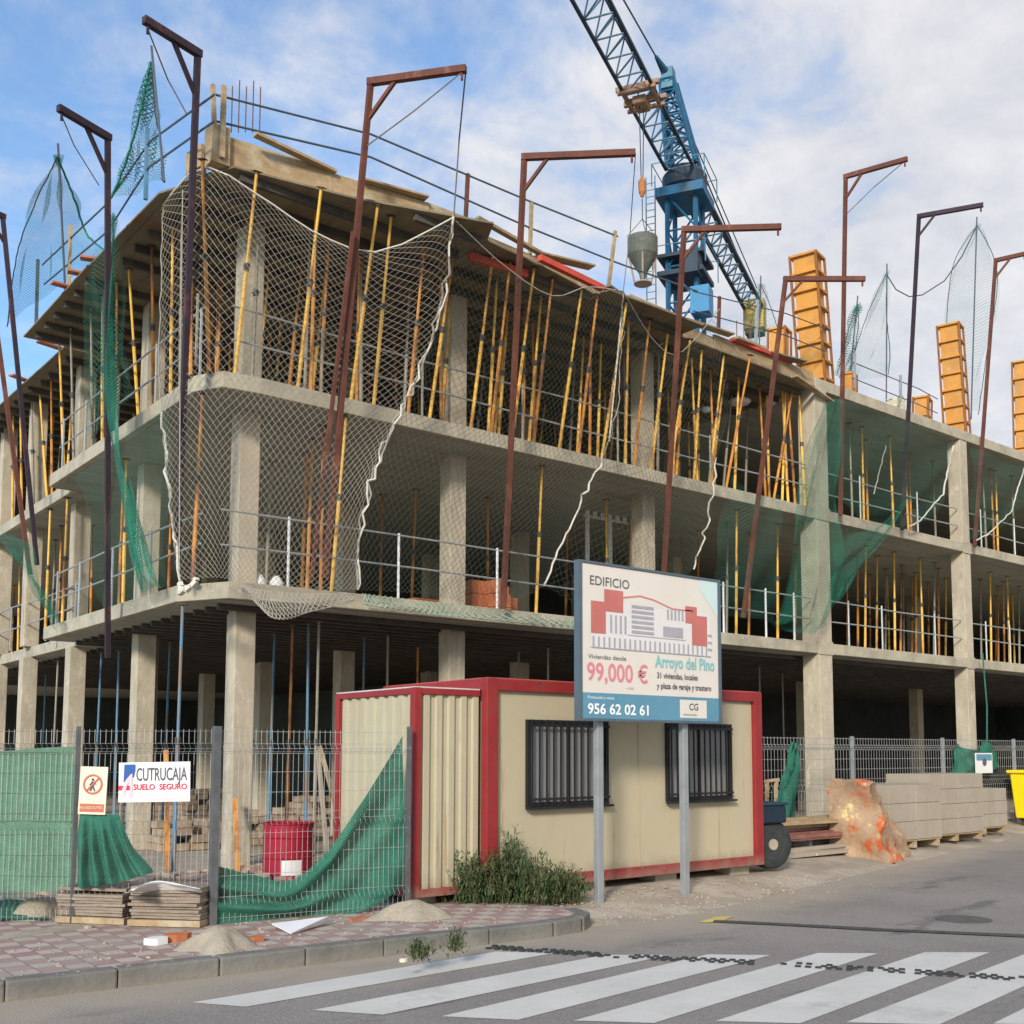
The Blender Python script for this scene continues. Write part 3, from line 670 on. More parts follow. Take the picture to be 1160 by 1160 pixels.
G_('P1', PA(200, 645, -.14), (224,60), (163,22), PA(224,60,-.62), rustdark, 'dark gallows post nearest the corner, arm reaching over the side street')
G_('P2', PA(122, 745, -.2), (122,155), (66,122), PA(122,155,-.95), rustdark, 'dark gallows post second from the corner, arm over side street, wrapped by green net')
e = gallows(PA(42, 640, -.14), PA(3, 245, -1.0), PA(3, 245, -1.0)+Vector((-.9,-.3,0)), rustdark, 'dark gallows post at left picture edge, right of two crossing low')
e = gallows(PA(34, 650, -.14), PA(-18, 270, -1.0), PA(-18, 270, -1.0)+Vector((-.9,-.3,0)), rust, 'rusty gallows post at left picture edge, left of two crossing low')
G_('P5', PB(368, 655, -.16), (420,93), (528,78), PB(420,93,-1.30), rust, 'rust-red gallows post with rising arm, standing in front of the corner bay')
G_('P6', PB(570, 690, -.16), (594,178), (720,173), PB(594,178,-1.28), rust, 'rust-red gallows post with level arm between the first two street bays')
G_('P7', PB(749, 700, -.16), (775,260), (885,257), PB(775,260,-1.30), rust, 'rust-red gallows post whose arm crosses in front of the crane mast')
G_('P8', PB(842, 700, -.16), (890,316), (980,316), PB(890,316,-.55), rust, 'rust-red gallows post whose arm crosses the tallest orange column form')
G_('P9', at_u(952, -.16, Z2-.1), (958,200), (1028,180), 15, rust, 'tall thin gallows post above the big flush column')
G_('P10', at_u(1022, -.16, Z2-.1), (1041,245), (1114,232), 15, rustdark, 'tall dark gallows post between the two orange column forms')
G_('P11', at_u(1104, -.16, Z2-.1), (1128,295), (1163,287), 15, rust, 'tall gallows post at the right picture edge')
# props' second member beside P5 (pair of red poles)
e = empty('steel_pole', PB(380, 660, .1), 'bare red-brown pole leaning beside the gallows post in the corner bay', 'pole')
MB().bar(PB(352, 660, -.1), PB(400, 262, -1.05), .05, .05, (1,0,0)).build('pole', rust, e)
# ------------------------------------------------------------------ nets
# big white-cord net wrapped round the corner
e = empty('safety_net', (0, -.5, 4.1), 'large white-cord safety net draped round the building corner', 'safety net', 'safety nets')
def P(u, v, b): return PB(u, v, b)
ctrl = [[PA(185,232,-.30), Vector((-.30,-.40,9.72)), P(300,226,-.62), P(362,266,-.7), P(430,285,-.85), P(514,246,-1.3)],
        [PA(182,330,-.35), P(233,300,-.42), P(296,320,-.6), P(358,345,-.65), P(422,362,-.7), P(500,345,-.8)],
        [PA(181,440,-.30), P(230,420,-.38), P(290,430,-.45), P(345,440,-.5), P(405,450,-.5), P(464,445,-.55)],
        [PA(190,545,-.30), P(232,540,-.36), P(280,548,-.40), P(330,556,-.42), P(378,560,-.45), P(418,548,-.45)],
        [PA(204,658,-.15), P(240,655,-.20), P(275,660,-.2), P(315,665,-.2), P(360,668,-.2), P(405,668,-.2)]]
netting('net_mesh', ctrl, 70, 92, .0037, netw, e, wob=.02, seed=3)
rope('border_rope', [c for c in grid_surf([ctrl[0], ctrl[0]], 14, 1)[0]], .014, ropew, e)
rope('border_rope', [r[-1] for r in grid_surf(ctrl, 1, 16)], .017, ropew, e, knots=.05, seed=4)
rope('border_rope', [r[-1] for r in grid_surf(ctrl, 1, 16)], .016, netw, e, knots=.05, seed=44)
rope('border_rope', [r[0] for r in grid_surf(ctrl, 1, 16)], .009, netw, e, knots=.012, seed=5)
rope('border_rope', [r[0] for r in grid_surf(ctrl, 1, 16)][9:], .018, ropew, e, knots=.04, seed=6)
# bunched lower hem hanging below the first slab
hem = [[P(272,662,-.22), P(300,668,-.3), P(340,672,-.3), P(400,672,-.25)], [P(276,668,-.25), P(310,700,-.42), P(350,694,-.42), P(402,680,-.3)], [P(278,674,-.1), P(312,684,-.28), P(352,682,-.28), P(400,676,-.2)]]
netting('net_hem', hem, 56, 12, .006, netw, e, wob=.02, seed=8)
rope('border_rope', [PA(204,658,-.2), PA(200,672,-.25), P(218,664,-.3), P(222,655,-.3)], .045, ropew, e, knots=.04, seed=9)
# second net, fine dark cord
e = empty('safety_net', (5, -.5, 4.1), 'fine dark-cord safety net hanging across the second street bay', 'safety net', 'safety nets')
ctrl2 = [[P(516,250,-1.3), P(570,300,-1.1), P(625,335,-1.05), P(665,325,-1.1), P(706,330,-1.3)],
         [P(501,345,-.8), P(560,375,-.8), P(612,400,-.8), P(660,405,-.8), P(704,420,-.9)],
         [P(465,445,-.55), P(530,470,-.6), P(585,485,-.6), P(640,500,-.6), P(690,500,-.6)],
         [P(419,548,-.45), P(480,570,-.45), P(540,585,-.45), P(600,595,-.45), P(655,575,-.45)],
         [P(406,668,-.2), P(460,672,-.2), P(510,680,-.2), P(565,690,-.2), P(616,664,-.2)]]
netting('net_mesh', ctrl2, 76, 84, .0028, netd, e, wob=.03, seed=11)
rope('border_rope', grid_surf([ctrl2[0], ctrl2[0]], 14, 1)[0], .010, netw, e)
rope('border_rope', [r[-1] for r in grid_surf(ctrl2, 1, 16)][:10], .010, netw, e, knots=.03, seed=12)
rope('border_rope', [r[-1] for r in grid_surf(ctrl2, 1, 16)][9:], .018, ropew, e, knots=.04, seed=13)
hem = [[P(410,672,-.2), P(470,680,-.22), P(540,688,-.22), P(650,700,-.2)], [P(412,684,-.3), P(475,694,-.34), P(545,702,-.34), P(648,712,-.26)], [P(412,680,-.1), P(475,688,-.16), P(545,695,-.16), P(648,704,-.1)]]
netting('net_hem', hem, 60, 6, .008, mat('net_cord_green', (.25,.34,.26), .9, .2, 20), e, wob=.03, seed=14)
# third
e = empty('safety_net', (9, -.5, 4.1), 'fine dark-cord safety net across the third street bay', 'safety net', 'safety nets')
ctrl3 = [[P(706,330,-1.3), P(740,385,-1), P(770,400,-.9), P(815,350,-1.2)], [P(704,420,-.9), P(740,455,-.8), P(780,470,-.8), P(825,450,-.8)],
         [P(690,500,-.6), P(735,540,-.55), P(780,545,-.55), P(812,520,-.6)], [P(655,575,-.45), P(710,610,-.4), P(760,620,-.4), P(804,580,-.45)], [P(618,664,-.2), P(675,700,-.2), P(730,700,-.2), P(786,645,-.25)]]
netting('net_mesh', ctrl3, 56, 78, .0027, netd, e, wob=.03, seed=16)
rope('border_rope', [r[-1] for r in grid_surf(ctrl3, 1, 14)][7:], .017, ropew, e, knots=.04, seed=17)
rope('border_rope', grid_surf([ctrl3[0], ctrl3[0]], 10, 1)[0], .008, netw, e)
# green nets around the big column and to its right
def gnet(label, ctrl, nu, nv, m, wob=.04, seed=0, ropes=()):
    e = empty('green_net', tuple(ctrl[-1][0]), label, 'safety net', 'green safety nets')
    sheet('net_mesh', ctrl, nu*3, nv*3, m, e, wob=wob*1.5, seed=seed)
    for r_ in ropes: rope('border_rope', r_[0], r_[1], r_[2], e, knots=.015, seed=seed)
    return e
gnet('translucent green net hanging in the bay right of the big column',
     [[P(948,450,-.3), P(985,462,-.4), P(1030,480,-.4), P(1082,500,-.25)], [P(945,520,-.25), P(980,545,-.3), P(1030,560,-.35), P(1078,530,-.25)], [P(942,560,-.2), P(975,590,-.3), P(1010,596,-.3), P(1062,588,-.2)]],
     16, 12, netgreen, .05, 3, [([P(1080,505,-.25), P(1068,560,-.25), P(1040,592,-.25), P(1030,596,-.2)], .022, ropew), ([P(1004,505,-.3), P(990,560,-.3)], .015, netw)])
gnet('bunched green net trailing across the big flush column',
     [[P(934,460,-.3), P(942,455,-.32), P(952,450,-.3)], [P(905,560,-.35), P(925,560,-.35), P(950,545,-.3)], [P(884,690,-.3), P(925,680,-.35), P(950,640,-.3)], [P(872,710,-.2), P(915,716,-.3), P(935,712,-.2)]], 12, 16, netgreend, .06, 5)
gnet('green net swag folded below the slab right of the big column',
     [[P(955,600,-.2), P(985,600,-.25), P(1035,560,-.3)], [P(945,640,-.2), P(968,640,-.3), P(1015,590,-.35)], [P(938,690,-.15), P(950,680,-.3), P(965,650,-.3)]], 12, 10, netgreend, .05, 7)
gnet('faint grey-green net in the rightmost bay',
     [[P(1102,505,-.3), P(1130,520,-.35), P(1165,530,-.3)], [P(1100,560,-.3), P(1128,580,-.35), P(1160,570,-.3)], [P(1098,612,-.2), P(1112,606,-.2), P(1130,600,-.2)]], 10, 8, netgreen, .04, 9,
     [([P(1160,530,-.3), P(1145,580,-.3), P(1118,606,-.25), P(1106,612,-.2)], .02, ropew)])
gnet('faint green net behind the billboard, hung in the middle storey',
     [[P(826,540,-.3), P(860,560,-.35), P(884,560,-.3)], [P(812,620,-.25), P(850,640,-.3), P(882,640,-.3)], [P(808,690,-.2), P(840,700,-.2), P(878,705,-.2)]], 10, 8, netgreen, .04, 10)
# upper right sky nets: peaks hung from far poles
def skynet(label, apex, pts, m, seed, polefoot, thick=None):
    e = empty('green_net', polefoot, label, 'safety net', 'green safety nets')
    M = MB().tube(polefoot, apex+Vector((0,0,.25)), .02, 6); M.build('pole', raild, e)
    L = pts[0]; R = pts[1]
    ctrl = [[apex, apex+(R[0]-L[0])*.01, apex+(R[0]-L[0])*.02]]
    for a, b in zip(L, R): ctrl.append([a, (a+b)/2+Vector((0, .1, .05)), b])
    sheet('net_mesh', ctrl, 36, 40, m, e, wob=.10, seed=seed)
    for Q_, g_ in ((L, 0), (R, 1)):
        cv = [r[0] for r in grid_surf([[p_, p_] for p_ in [apex]+Q_], 1, 14)]
        rope('border_rope', cv, .020 if thick == g_ else .012, netgreenb if thick == g_ else netd, e, knots=.008, seed=seed+g_)
def Q(u, v, D): return PD(u, v, D)
skynet('net peak of folded green netting left of the middle orange form', Q(1005,308,31), ([Q(985,350,31), Q(968,400,31), Q(955,440,30.5)], [Q(1004,350,31), Q(1008,400,31), Q(1006,425,31)]), netgreen, 21, Q(1004,455,31))
skynet('net peak of pale netting between the two tall posts at right', Q(1107,255,31), ([Q(1080,300,31), Q(1072,380,31), Q(1078,450,31)], [Q(1130,310,31), Q(1118,400,31), Q(1108,470,31)]), netgreen, 22, Q(1100,475,31))
skynet('small net peak just right of the crane counterweight', Q(862,322,30), ([Q(856,345,30), Q(850,370,30), Q(848,395,30)], [Q(872,345,30), Q(880,370,30), Q(884,395,30)]), netgreen, 23, Q(860,402,30))
skynet('dark folded net peak beside the tallest orange form', Q(972,345,29), ([Q(962,370,29), Q(955,400,29), Q(948,425,29)], [Q(972,370,29), Q(968,400,29), Q(962,430,29)]), netgreend, 24, Q(962,435,29))
rope('slack_line', [Q(1005,312,31), Q(1015,328,31), Q(1030,336,31), Q(1045,334,31), Q(1070,318,31), Q(1090,290,31), Q(1107,255,31)], .018, netd)
tag(bpy.data.objects['slack_line'], 'slack dark line sagging between the two right net peaks', 'rope')
# side-street green nets
skynet('green net peak hanging from the thin pole far left of the corner', HP(65,178,12), ([HP(42,225,11.6), HP(20,285,11), HP(8,370,10.2)], [HP(84,225,11.6), HP(98,265,11.2), HP(120,285,10.6)]), netgreend, 31, PA(74,332,-.45), 1)
skynet('green net peak hanging from the thin pole just left of the corner', HP(171,70,12.2), ([HP(158,130,11.5), HP(140,190,10.9), HP(124,228,10.5)], [HP(176,130,11.5), HP(182,160,11.2), HP(184,205,10.6)]), netgreend, 32, PA(186,206,-.45), 0)
gnet('rope-like bunched green net hanging down past the side slabs',
     [[PA(124,250,-.6), PA(128,240,-.7), PA(131,255,-.6)], [PA(120,330,-.6), PA(125,330,-.72), PA(128,330,-.6)], [PA(119,430,-.5), PA(126,430,-.64), PA(131,430,-.5)], [PA(124,490,-.4), PA(130,500,-.55), PA(135,500,-.4)], [PA(138,560,-.4), PA(144,560,-.5), PA(152,565,-.4)], [PA(152,640,-.3), PA(160,640,-.4), PA(170,640,-.3)], [PA(158,672,-.2), PA(170,668,-.25), PA(184,666,-.2)]], 14, 60, netgreenb, .045, 12)
gnet('green net stretched across the middle storey of the side front',
     [[PA(188,455,-.35), PA(160,480,-.4), PA(130,500,-.4), PA(85,540,-.4)], [PA(192,560,-.3), PA(160,580,-.35), PA(130,590,-.4), PA(100,610,-.4)], [PA(190,665,-.2), PA(165,675,-.2), PA(140,685,-.25), PA(118,690,-.25)]], 16, 14, netgreen, .05, 13)
gnet('green net hanging in front of the side front upper storey',
     [[PA(130,240,-.6), PA(112,270,-.6), PA(98,320,-.6)], [PA(140,340,-.5), PA(115,360,-.5), PA(96,380,-.5)], [PA(150,450,-.4), PA(128,470,-.4), PA(100,500,-.4)]], 12, 14, netgreen, .06, 14)
gnet('green net swag near the lower left picture edge', [[PA(0,608,-.3), PA(14,605,-.3), PA(40,620,-.3)], [PA(8,620,-.3), PA(28,640,-.35), PA(45,680,-.3)], [PA(60,690,-.2), PA(64,700,-.2), PA(68,716,-.2)]], 10, 10, netgreend, .05, 15)
# ropes from the arms
def hang(name, pts, r, m, label): tag(rope(name, pts, r, m), label, 'rope', 'ropes hanging from the net posts')
t5, p5 = GP['P5']; hang('hanging_rope', [p5, P(520,160,-1.5), P(514,246,-1.3)], .012, cord, 'rope dropping from the rising arm of the red post to the net')
hang('hanging_rope', [p5, P(470,125,-1.9), P(416,165,-1.25)], .010, cord, 'rope slanting from the rising arm back to its post')
t1_, p1 = GP['P1']; hang('hanging_rope', [p1, PA(190,90,-.7), PA(212,130,-.4)], .010, cord, 'rope slanting from the arm nearest the corner')
t2_, p2 = GP['P2']; hang('hanging_rope', [p2, PA(84,165,-.9), PA(112,210,-.4)], .010, cord, 'rope slanting from the second dark arm over the side street')
t6, p6 = GP['P6']; hang('hanging_rope', [p6, P(714,260,-1.5), P(706,330,-1.3)], .008, cord, 'thin rope dropping from the level red arm')
t9, p9 = GP['P9']; hang('hanging_rope', [p9, PD(990,212,25), t9-Vector((0,0,.9))], .010, cord, 'thin rope under the tall post arm above the big column')
for (x, y0, y1, a) in ((123,330,480,-.5),(204,215,645,-.35)):
    hang('hanging_rope', [PA(x+3,y0,a), PA(x,(y0+y1)/2,a), PA(x-1,y1,a)], .009, netw, 'pale rope hanging down the %s' % ('side front beside the green bunch' if x == 123 else 'left edge of the corner net'))
hang('hanging_rope', [P(706,335,-.5), P(698,420,-.5), P(690,500,-.5)], .016, ropew, 'pale rope hanging down beside the second street column')
# ------------------------------------------------------------------ guard rails
def railing(label, pts, zs, ups, m, mu, r=.016, h=1.05, ru=.022):
    e = empty('guard_rail', tuple(pts[0]), label, 'guard rail', 'guard rails on the slab edges')
    for z in zs:
        M = MB(); q = []
        for a, b in zip(pts, pts[1:]):
            n = max(1, int((Vector(b)-Vector(a)).length/2.4))
            for i in range(n): q.append(Vector(a).lerp(Vector(b), i/n)+Vector((0,0,z+random.uniform(-.04,.04))))
        q.append(Vector(pts[-1])+Vector((0,0,z))); M.path(q, r, 6); M.build('rail', m, e)
    for u in ups: MB().tube(u, Vector(u)+Vector((0,0,h)), ru, 6).build('upright', mu, e)
    return e
def ux(lst, b, z): return [at_u(u, b, z) for u in lst]
railing('two-rail guard rail with white uprights along the middle storey street edge', [(.3,.12,Z1),(6.9,.12,Z1),(13.8,.12,Z1)], (.52,.98), ux([326,451,563,658,820,868,900],.12,Z1), railm, whitem)
railing('two-rail guard rail along the top storey street edge', [(.4,.15,Z2),(6.9,.15,Z2),(13.8,.15,Z2)], (.52,.98), ux([222,364,478,592,700,805],.15,Z2), railm, prop_s)
railing('guard rail between big column and next, middle storey', [(14.5,.12,Z1),(20.1,.12,Z1)], (.52,.98), ux([962,1000,1060],.12,Z1), railm, railm)
railing('guard rail between big column and next, top storey', [(14.5,.12,Z2),(20.1,.12,Z2)], (.45,.9), ux([975,1040],.12,Z2), railm, railm)
railing('guard rail in the rightmost bay, middle storey', [(20.6,.12,Z1),(26.2,.12,Z1)], (.52,.98), ux([1118,1145],.12,Z1), railm, railm)
railing('guard rail in the rightmost bay, top storey', [(20.6,.12,Z2),(26.2,.12,Z2)], (.45,.9), ux([1112,1150],.12,Z2), railm, railm)
railing('guard rail along the middle storey of the side front', [(.12,.4,Z1),(.12,7.6,Z1)], (.52,1.0), [(.12,b,Z1) for b in (.6,2.4,4.2,6.0,7.4)], railm, railm)
railing('guard rail along the top storey of the side front', [(.12,.4,Z2),(.12,7.6,Z2)], (.52,1.0), [(.12,b,Z2) for b in (.6,2.4,4.2,6.0,7.4)], railm, railm)
railing('guard rail on the recessed far part of the side front', [(.75,8.2,Z1),(.75,16,Z1)], (.52,1.0), [(.75,b,Z1) for b in (8.4,10.5,13.5)], railm, railm)
# roof rails: straight lines of cable
def roofrail(label, uvs, b, ups, fixa=None, r=.016):
    f = (lambda u, v: PB(u, v, b)) if fixa is None else (lambda u, v: PA(u, v, fixa))
    e = empty('guard_rail', tuple(f(*uvs[0][0])), label, 'guard rail', 'guard rails on the slab edges')
    for L in uvs: MB().path([f(*p) for p in L], r, 6).build('rail', raild, e)
    for (u0, v0, u1, v1, m) in ups: MB().bar(f(u0, v0), f(u1, v1), .055, .055, (1,0,0)).build('upright', m, e)
roofrail('long two-rail roof guard rail along the street front, sloping up to the corner', [[(243,107),(420,152),(600,228),(700,268)], [(243,137),(420,178),(600,258),(700,298),(790,330)]], -.35,
         [(530,197,527,258,rust),(602,230,600,296,timber),(697,262,688,336,timber),(241,96,243,150,timber)])
roofrail('thinner roof guard rail right of the crane mast', [[(785,330),(890,355),(935,372)], [(785,352),(890,380),(935,398)]], 0.0, [(815,336,814,372,rust),(858,340,856,395,railm)], r=.012)
roofrail('roof guard rail past the big column', [[(965,410),(1040,440),(1062,452)], [(965,428),(1040,458),(1062,468)]], .3, [(968,400,968,440,railm),(1020,425,1020,455,railm)], r=.012)
roofrail('two-rail roof guard rail along the side street edge', [[(243,107),(170,160),(120,232),(48,300)], [(243,137),(168,190),(122,262),(50,322)]], 0,
         [(167,145,165,226,prop_b),(80,255,78,330,timber),(43,294,41,366,raild)], fixa=-.42)
# ------------------------------------------------------------------ starter bars on the roof
for i, (u0, v0, n) in enumerate(((262,150,5),(835,400,3))):
    M = MB()
    for k in range(n):
        p = PB(u0+k*8, v0, 1.0); M.tube(p, p+Vector((0,0,.75+.1*(k%2))), .010, 4)
    tag(M.build('starter_bars', steelbar), 'thin steel starter bars rising from the roof %s' % ('behind the corner box', 'near the crane counterweight')[i], 'rebar', None)
# ------------------------------------------------------------------ column forms on the roof
def colform(uv_bot, uv_top, b, w, label, ribs=9):
    p = at_u(uv_bot[0], b, (ZD+.04) if uv_bot[0] < 935 else Z3+.003); q = PB(*uv_top, b); ax = (q-p); L = ax.length; z = ax.normalized()
    y = Vector((.0,1,0)); x = y.cross(z).normalized(); y = z.cross(x); R3 = Matrix((x, y, z)).transposed()@Matrix.Rotation(RAD(18), 3, 'Z')
    e = empty('column_form', tuple(p), label, 'column form', 'orange column forms on the roof')
    h = w/2
    MB().obox((p+q)/2, (w*.76, w*.76, L), R3).build('panel', formo, e)
    M = MB()
    for k in range(ribs+1):
        c = p.lerp(q, (k+.02)/(ribs+.04)); M.obox(c, (w, w, .05), R3)
    M.build('rib', formo, e)
    M = MB()
    for sx_, sy_ in ((-1,-1),(1,-1),(1,1),(-1,1)):
        o = R3@Vector((sx_*w*.47, sy_*w*.47, 0)); M.bar(p+o, q+o, .05, .05, tuple(R3@Vector((1,0,0))))
    M.build('corner_angle', formd, e)
    MB().obox(q+z*.03, (w*.7, w*.7, .02), R3).build('opening', formd, e)
colform((926,425),(914,292), .5, .66, 'tallest orange ribbed column form, behind the big column head', 8)
colform((1085,487),(1076,370), .6, .60, 'tall orange ribbed column form above the next column', 7)
colform((1163,512),(1160,412), .7, .62, 'orange ribbed column form cut by the right picture edge', 6)
colform((883,412),(883,374), 2.6, .48, 'short orange column form left of the tallest one', 3)
colform((962,446),(962,424), 1.5, .32, 'stubby orange column form just right of the tallest one', 2)
colform((1044,474),(1045,452), 1.0, .42, 'stubby orange column form left of the middle tall one', 2)
tag(sheet('plastic_sheet', [[PB(1005,452,.6), PB(1024,448,.6)], [PB(1003,462,.6), PB(1026,464,.6)]], 8, 6, creams, wob=.03, seed=3), 'crumpled pale sheet on the roof edge', 'sheet')
# ------------------------------------------------------------------ brick stacks on the first slab
def bricks(u, b, nx, nz, label, ny=2):
    p = at_u(u, b, Z1); M = MB()
    for k in range(nz):
        for i in range(nx):
            for j in range(ny):
                if k == nz-1 and random.random() < .25: continue
                M.obox((p.x+i*.115+random.uniform(-.006,.006), p.y+j*.25, Z1+.06+k*.245), (.108, .235, .235), Matrix.Rotation(random.uniform(-.05,.05), 3, 'Z'))
    tag(M.build('brick_stack', brickm), label, 'brick stack', 'brick stacks on the first slab')
bricks(533, 1.3, 9, 3, 'largest stack of red hollow bricks right of the second street column')
bricks(468, 2.4, 10, 2, 'low stack of red bricks left of the second street column')
bricks(560, 1.0, 3, 3, 'narrow stack of red bricks behind the gallows post foot')
bricks(690, .9, 10, 3, 'row of red bricks just above the billboard top')
tag(MB().obox(at_u(700,1.6,Z1)+Vector((0,0,.62)), (.75,.05,1.2), Matrix.Rotation(.25,3,'Y')).build('leaning_board', timber, bevel=.02), 'pale board leaning beside column above the billboard', 'board')
# white lamps / jugs on the first slab near the corner
for i, u in enumerate((281, 293, 313)):
    p = at_u(u, .9, Z1+.0); M = MB().lathe([(.05,0),(.10,.02),(.11,.18),(.06,.26),(.03,.29)], (p.x, p.y, Z1+.001), 14)
    tag(M.build('plastic_jug', whitem, smooth=True), '%s white jug right of the corner column' % ('leftmost','middle','rightmost')[i], 'jug', 'white jugs on the first slab')

for i, (u, v, w_) in enumerate(((800,464,.10),(838,455,.26),(872,456,.14))):  # white ovals added in place of sky seen through gaps
    p = PB(u, v, 1.2); tag(MB().lathe([(.02,-.06),(w_*.8,-.05),(w_,0),(w_*.8,.05),(.02,.06)], tuple(p), 16).build('sky_gap_oval', whitem, smooth=True), '%s white oval standing in for sky gap between props left of the big column' % ('leftmost','middle, widest','rightmost')[i], 'bundle', 'white ovals standing in for sky gaps')
p = PB(662, 585, 2.6); e = empty('daylight_slats', tuple(p), 'white slats standing in for daylight through a rear opening, above the billboard', 'stand-in slats')  # white slats added in place of daylight through the rear wall
MB().box(p.x, p.y, p.z, p.x+1.5, p.y+.04, p.z+.05).box(p.x, p.y, p.z+.32, p.x+1.5, p.y+.04, p.z+.37).build('daylight_slat_rail', whitem, e)
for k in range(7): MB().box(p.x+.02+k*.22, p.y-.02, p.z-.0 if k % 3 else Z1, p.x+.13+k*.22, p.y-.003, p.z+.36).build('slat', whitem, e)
# ------------------------------------------------------------------ tower crane
def crane():
    zb = 25.6; D = 45
    base = PD(776, 240, D); bx, by = base.x, base.y
    e = empty('tower_crane', (bx, by, 0), 'blue lattice tower crane rising behind the building', 'crane')
    # orientation: jib runs towards the viewer and to the left
    pj0 = HP(655, 0, 27); pc = HP(846, 350, 27)
    dj = Vector((pj0.x-pc.x, pj0.y-pc.y, 0)).normalized(); sj = Vector((-dj.y, dj.x, 0))
    w = .62
    # mast
    M = MB(); N_ = MB()
    C4 = [Vector((bx, by, 0))+dj*sx_*w+sj*sy_*w for sx_, sy_ in ((-1,-1),(1,-1),(1,1),(-1,1))]
    for c in C4: M.bar(c, c+Vector((0,0,zb)), .15, .15, (1,0,0))
    z = 0; k = 0
    while z < zb-1.5:
        for i in range(4):
            a, b2 = C4[i], C4[(i+1)%4]
            if k % 2: a, b2 = b2, a
            N_.tube(a+Vector((0,0,z)), b2+Vector((0,0,z+1.6)), .045, 5); N_.tube(a+Vector((0,0,z+1.6)), b2+Vector((0,0,z+1.6)), .045, 5)
        z += 1.6; k += 1
    M.build('mast_leg', craneb, e); N_.build('mast_lattice', craneb, e)
    def sec(z0, z1, a, m, name):
        MB().prism([tuple((Vector((bx,by,0))+dj*p_*a+sj*q_*a).xy) for p_, q_ in ((-1,-1),(1,-1),(1,1),(-1,1))], z0, z1).build(name, m, e)
    sec(zb-.2, zb+.2, 1.05, craneb, 'climbing_collar'); sec(21.9, 22.1, 1.0, craned, 'service_platform'); sec(zb-2.9, zb-2.75, 1.0, craned, 'service_platform')
    # ladder cage on the left
    lp = PD(737, 240, 44.2); M = MB()
    for dx in (-.2, .2):
        M.tube(Vector((lp.x, lp.y, 17))+sj*dx, Vector((lp.x, lp.y, 26.2))+sj*dx, .03, 5)
    for i in range(30): M.tube(Vector((lp.x, lp.y, 17.2+.3*i))+sj*-.2, Vector((lp.x, lp.y, 17.2+.3*i))+sj*.2, .018, 4)
    M.build('ladder', craneg, e)
    for zp in (25.85, 22.15):
        M = MB()
        q = [Vector((bx,by,0))+dj*p_*1.15+sj*q_*1.15 for p_, q_ in ((-1,-1),(1,-1),(1,1),(-1,1))]
        for i in range(4):
            if zp != 22.7: M.tube(q[i]+Vector((0,0,zp)), q[i]+Vector((0,0,zp+1)), .025, 4)
            M.tube(q[i]+Vector((0,0,zp+(1 if zp != 22.7 else .4))), q[(i+1)%4]+Vector((0,0,zp+(1 if zp != 22.7 else .4))), .022, 4)
        M.build('platform_rail', craneg, e)
    # control boxes on the mast
    p = PD(795, 342, 44); MB().obox(p, (.8, .8, 1.15), Matrix.Rotation(math.atan2(dj.y, dj.x), 3, 'Z')).build('cabinet', mat('cabinet_blue', (.05,.22,.42), .5, .1, 2), e)
    p = PD(785, 300, 44); MB().obox(p, (.8, .6, .9), Matrix.Rotation(math.atan2(dj.y, dj.x), 3, 'Z')).build('motor_box', craned, e)
    # slewing ring
    MB().lathe([(.7, 0), (.98, .2), (.98, .75), (.7, 1.1)], (bx, by, zb+.2), 20).build('slewing_ring', craned, e, smooth=False)
    # top tower, tapering, leaning slightly along the jib
    zt = zb+1.35; apex = PD(757, 92, 43.6); tip = PD(743, 64, 42.8)
    B4 = [Vector((bx, by, zt))+dj*sx_*.62+sj*sy_*.62 for sx_, sy_ in ((-1,-1),(1,-1),(1,1),(-1,1))]
    T4 = [apex+dj*sx_*.28+sj*sy_*.28 for sx_, sy_ in ((-1,-1),(1,-1),(1,1),(-1,1))]
    M = MB(); N_ = MB()
    for a, b2 in zip(B4, T4): M.bar(a, b2, .13, .13, (1,0,0))
    for k in range(7):
        for i in range(4):
            j = (i+1) % 4
            a = B4[i].lerp(T4[i], k/7); b2 = B4[j].lerp(T4[j], (k+1)/7); c = B4[i].lerp(T4[i], (k+1)/7); N_.tube(a, b2, .045, 5); N_.tube(c, b2, .045, 5)
            a = B4[j].lerp(T4[j], k/7); b2 = B4[i].lerp(T4[i], (k+1)/7); N_.tube(a, b2, .035, 5)
    M.build('top_tower_leg', craneb, e); N_.build('top_tower_lattice', craneb, e)
    MB().bar(apex-Vector((0,0,.4)), apex+Vector((0,0,.5)), .5, .5, tuple(dj)).build('tower_head', craneg, e)
    MB().tube(apex+Vector((0,0,.3)), tip, .16, 8, .08).build('head_boom', craneb, e)
    # jib: triangular lattice
    zj = zb+1.0
    def lattice(p0, p1, w_, h_, rch, rl, m1, m2, n1, n2, step=1.1):
        d = (p1-p0); L = d.length; d.normalize(); s_ = Vector((-d.y, d.x, 0)).normalized(); M = MB(); N2 = MB()
        n = int(L/step)
        bl, br_, tp = (lambda t: p0+d*t-s_*w_/2), (lambda t: p0+d*t+s_*w_/2), (lambda t: p0+d*t+Vector((0,0,h_)))
        for f_ in (bl, br_, tp): M.bar(f_(0), f_(L), rch*2, rch*2)
        for k in range(n):
            t0, tm, t1 = k*L/n, (k+.5)*L/n, (k+1)*L/n
            for f_ in (bl, br_): N2.tube(f_(t0), tp(tm), rl, 5); N2.tube(tp(tm), f_(t1), rl, 5)
            N2.tube(bl(t0), br_(t0), rl, 5); N2.tube(bl(t0), br_(t1), rl, 5)
        M.build(n1, m1, e); N2.build(n2, m2, e)
    root = Vector((bx, by, zj))
    lattice(root+dj*.9, root+dj*26, 1.15, 1.15, .055, .034, craned, mat('crane_lattice', (.13,.24,.33), .55, .2, 2), 'jib_chord', 'jib_lattice')
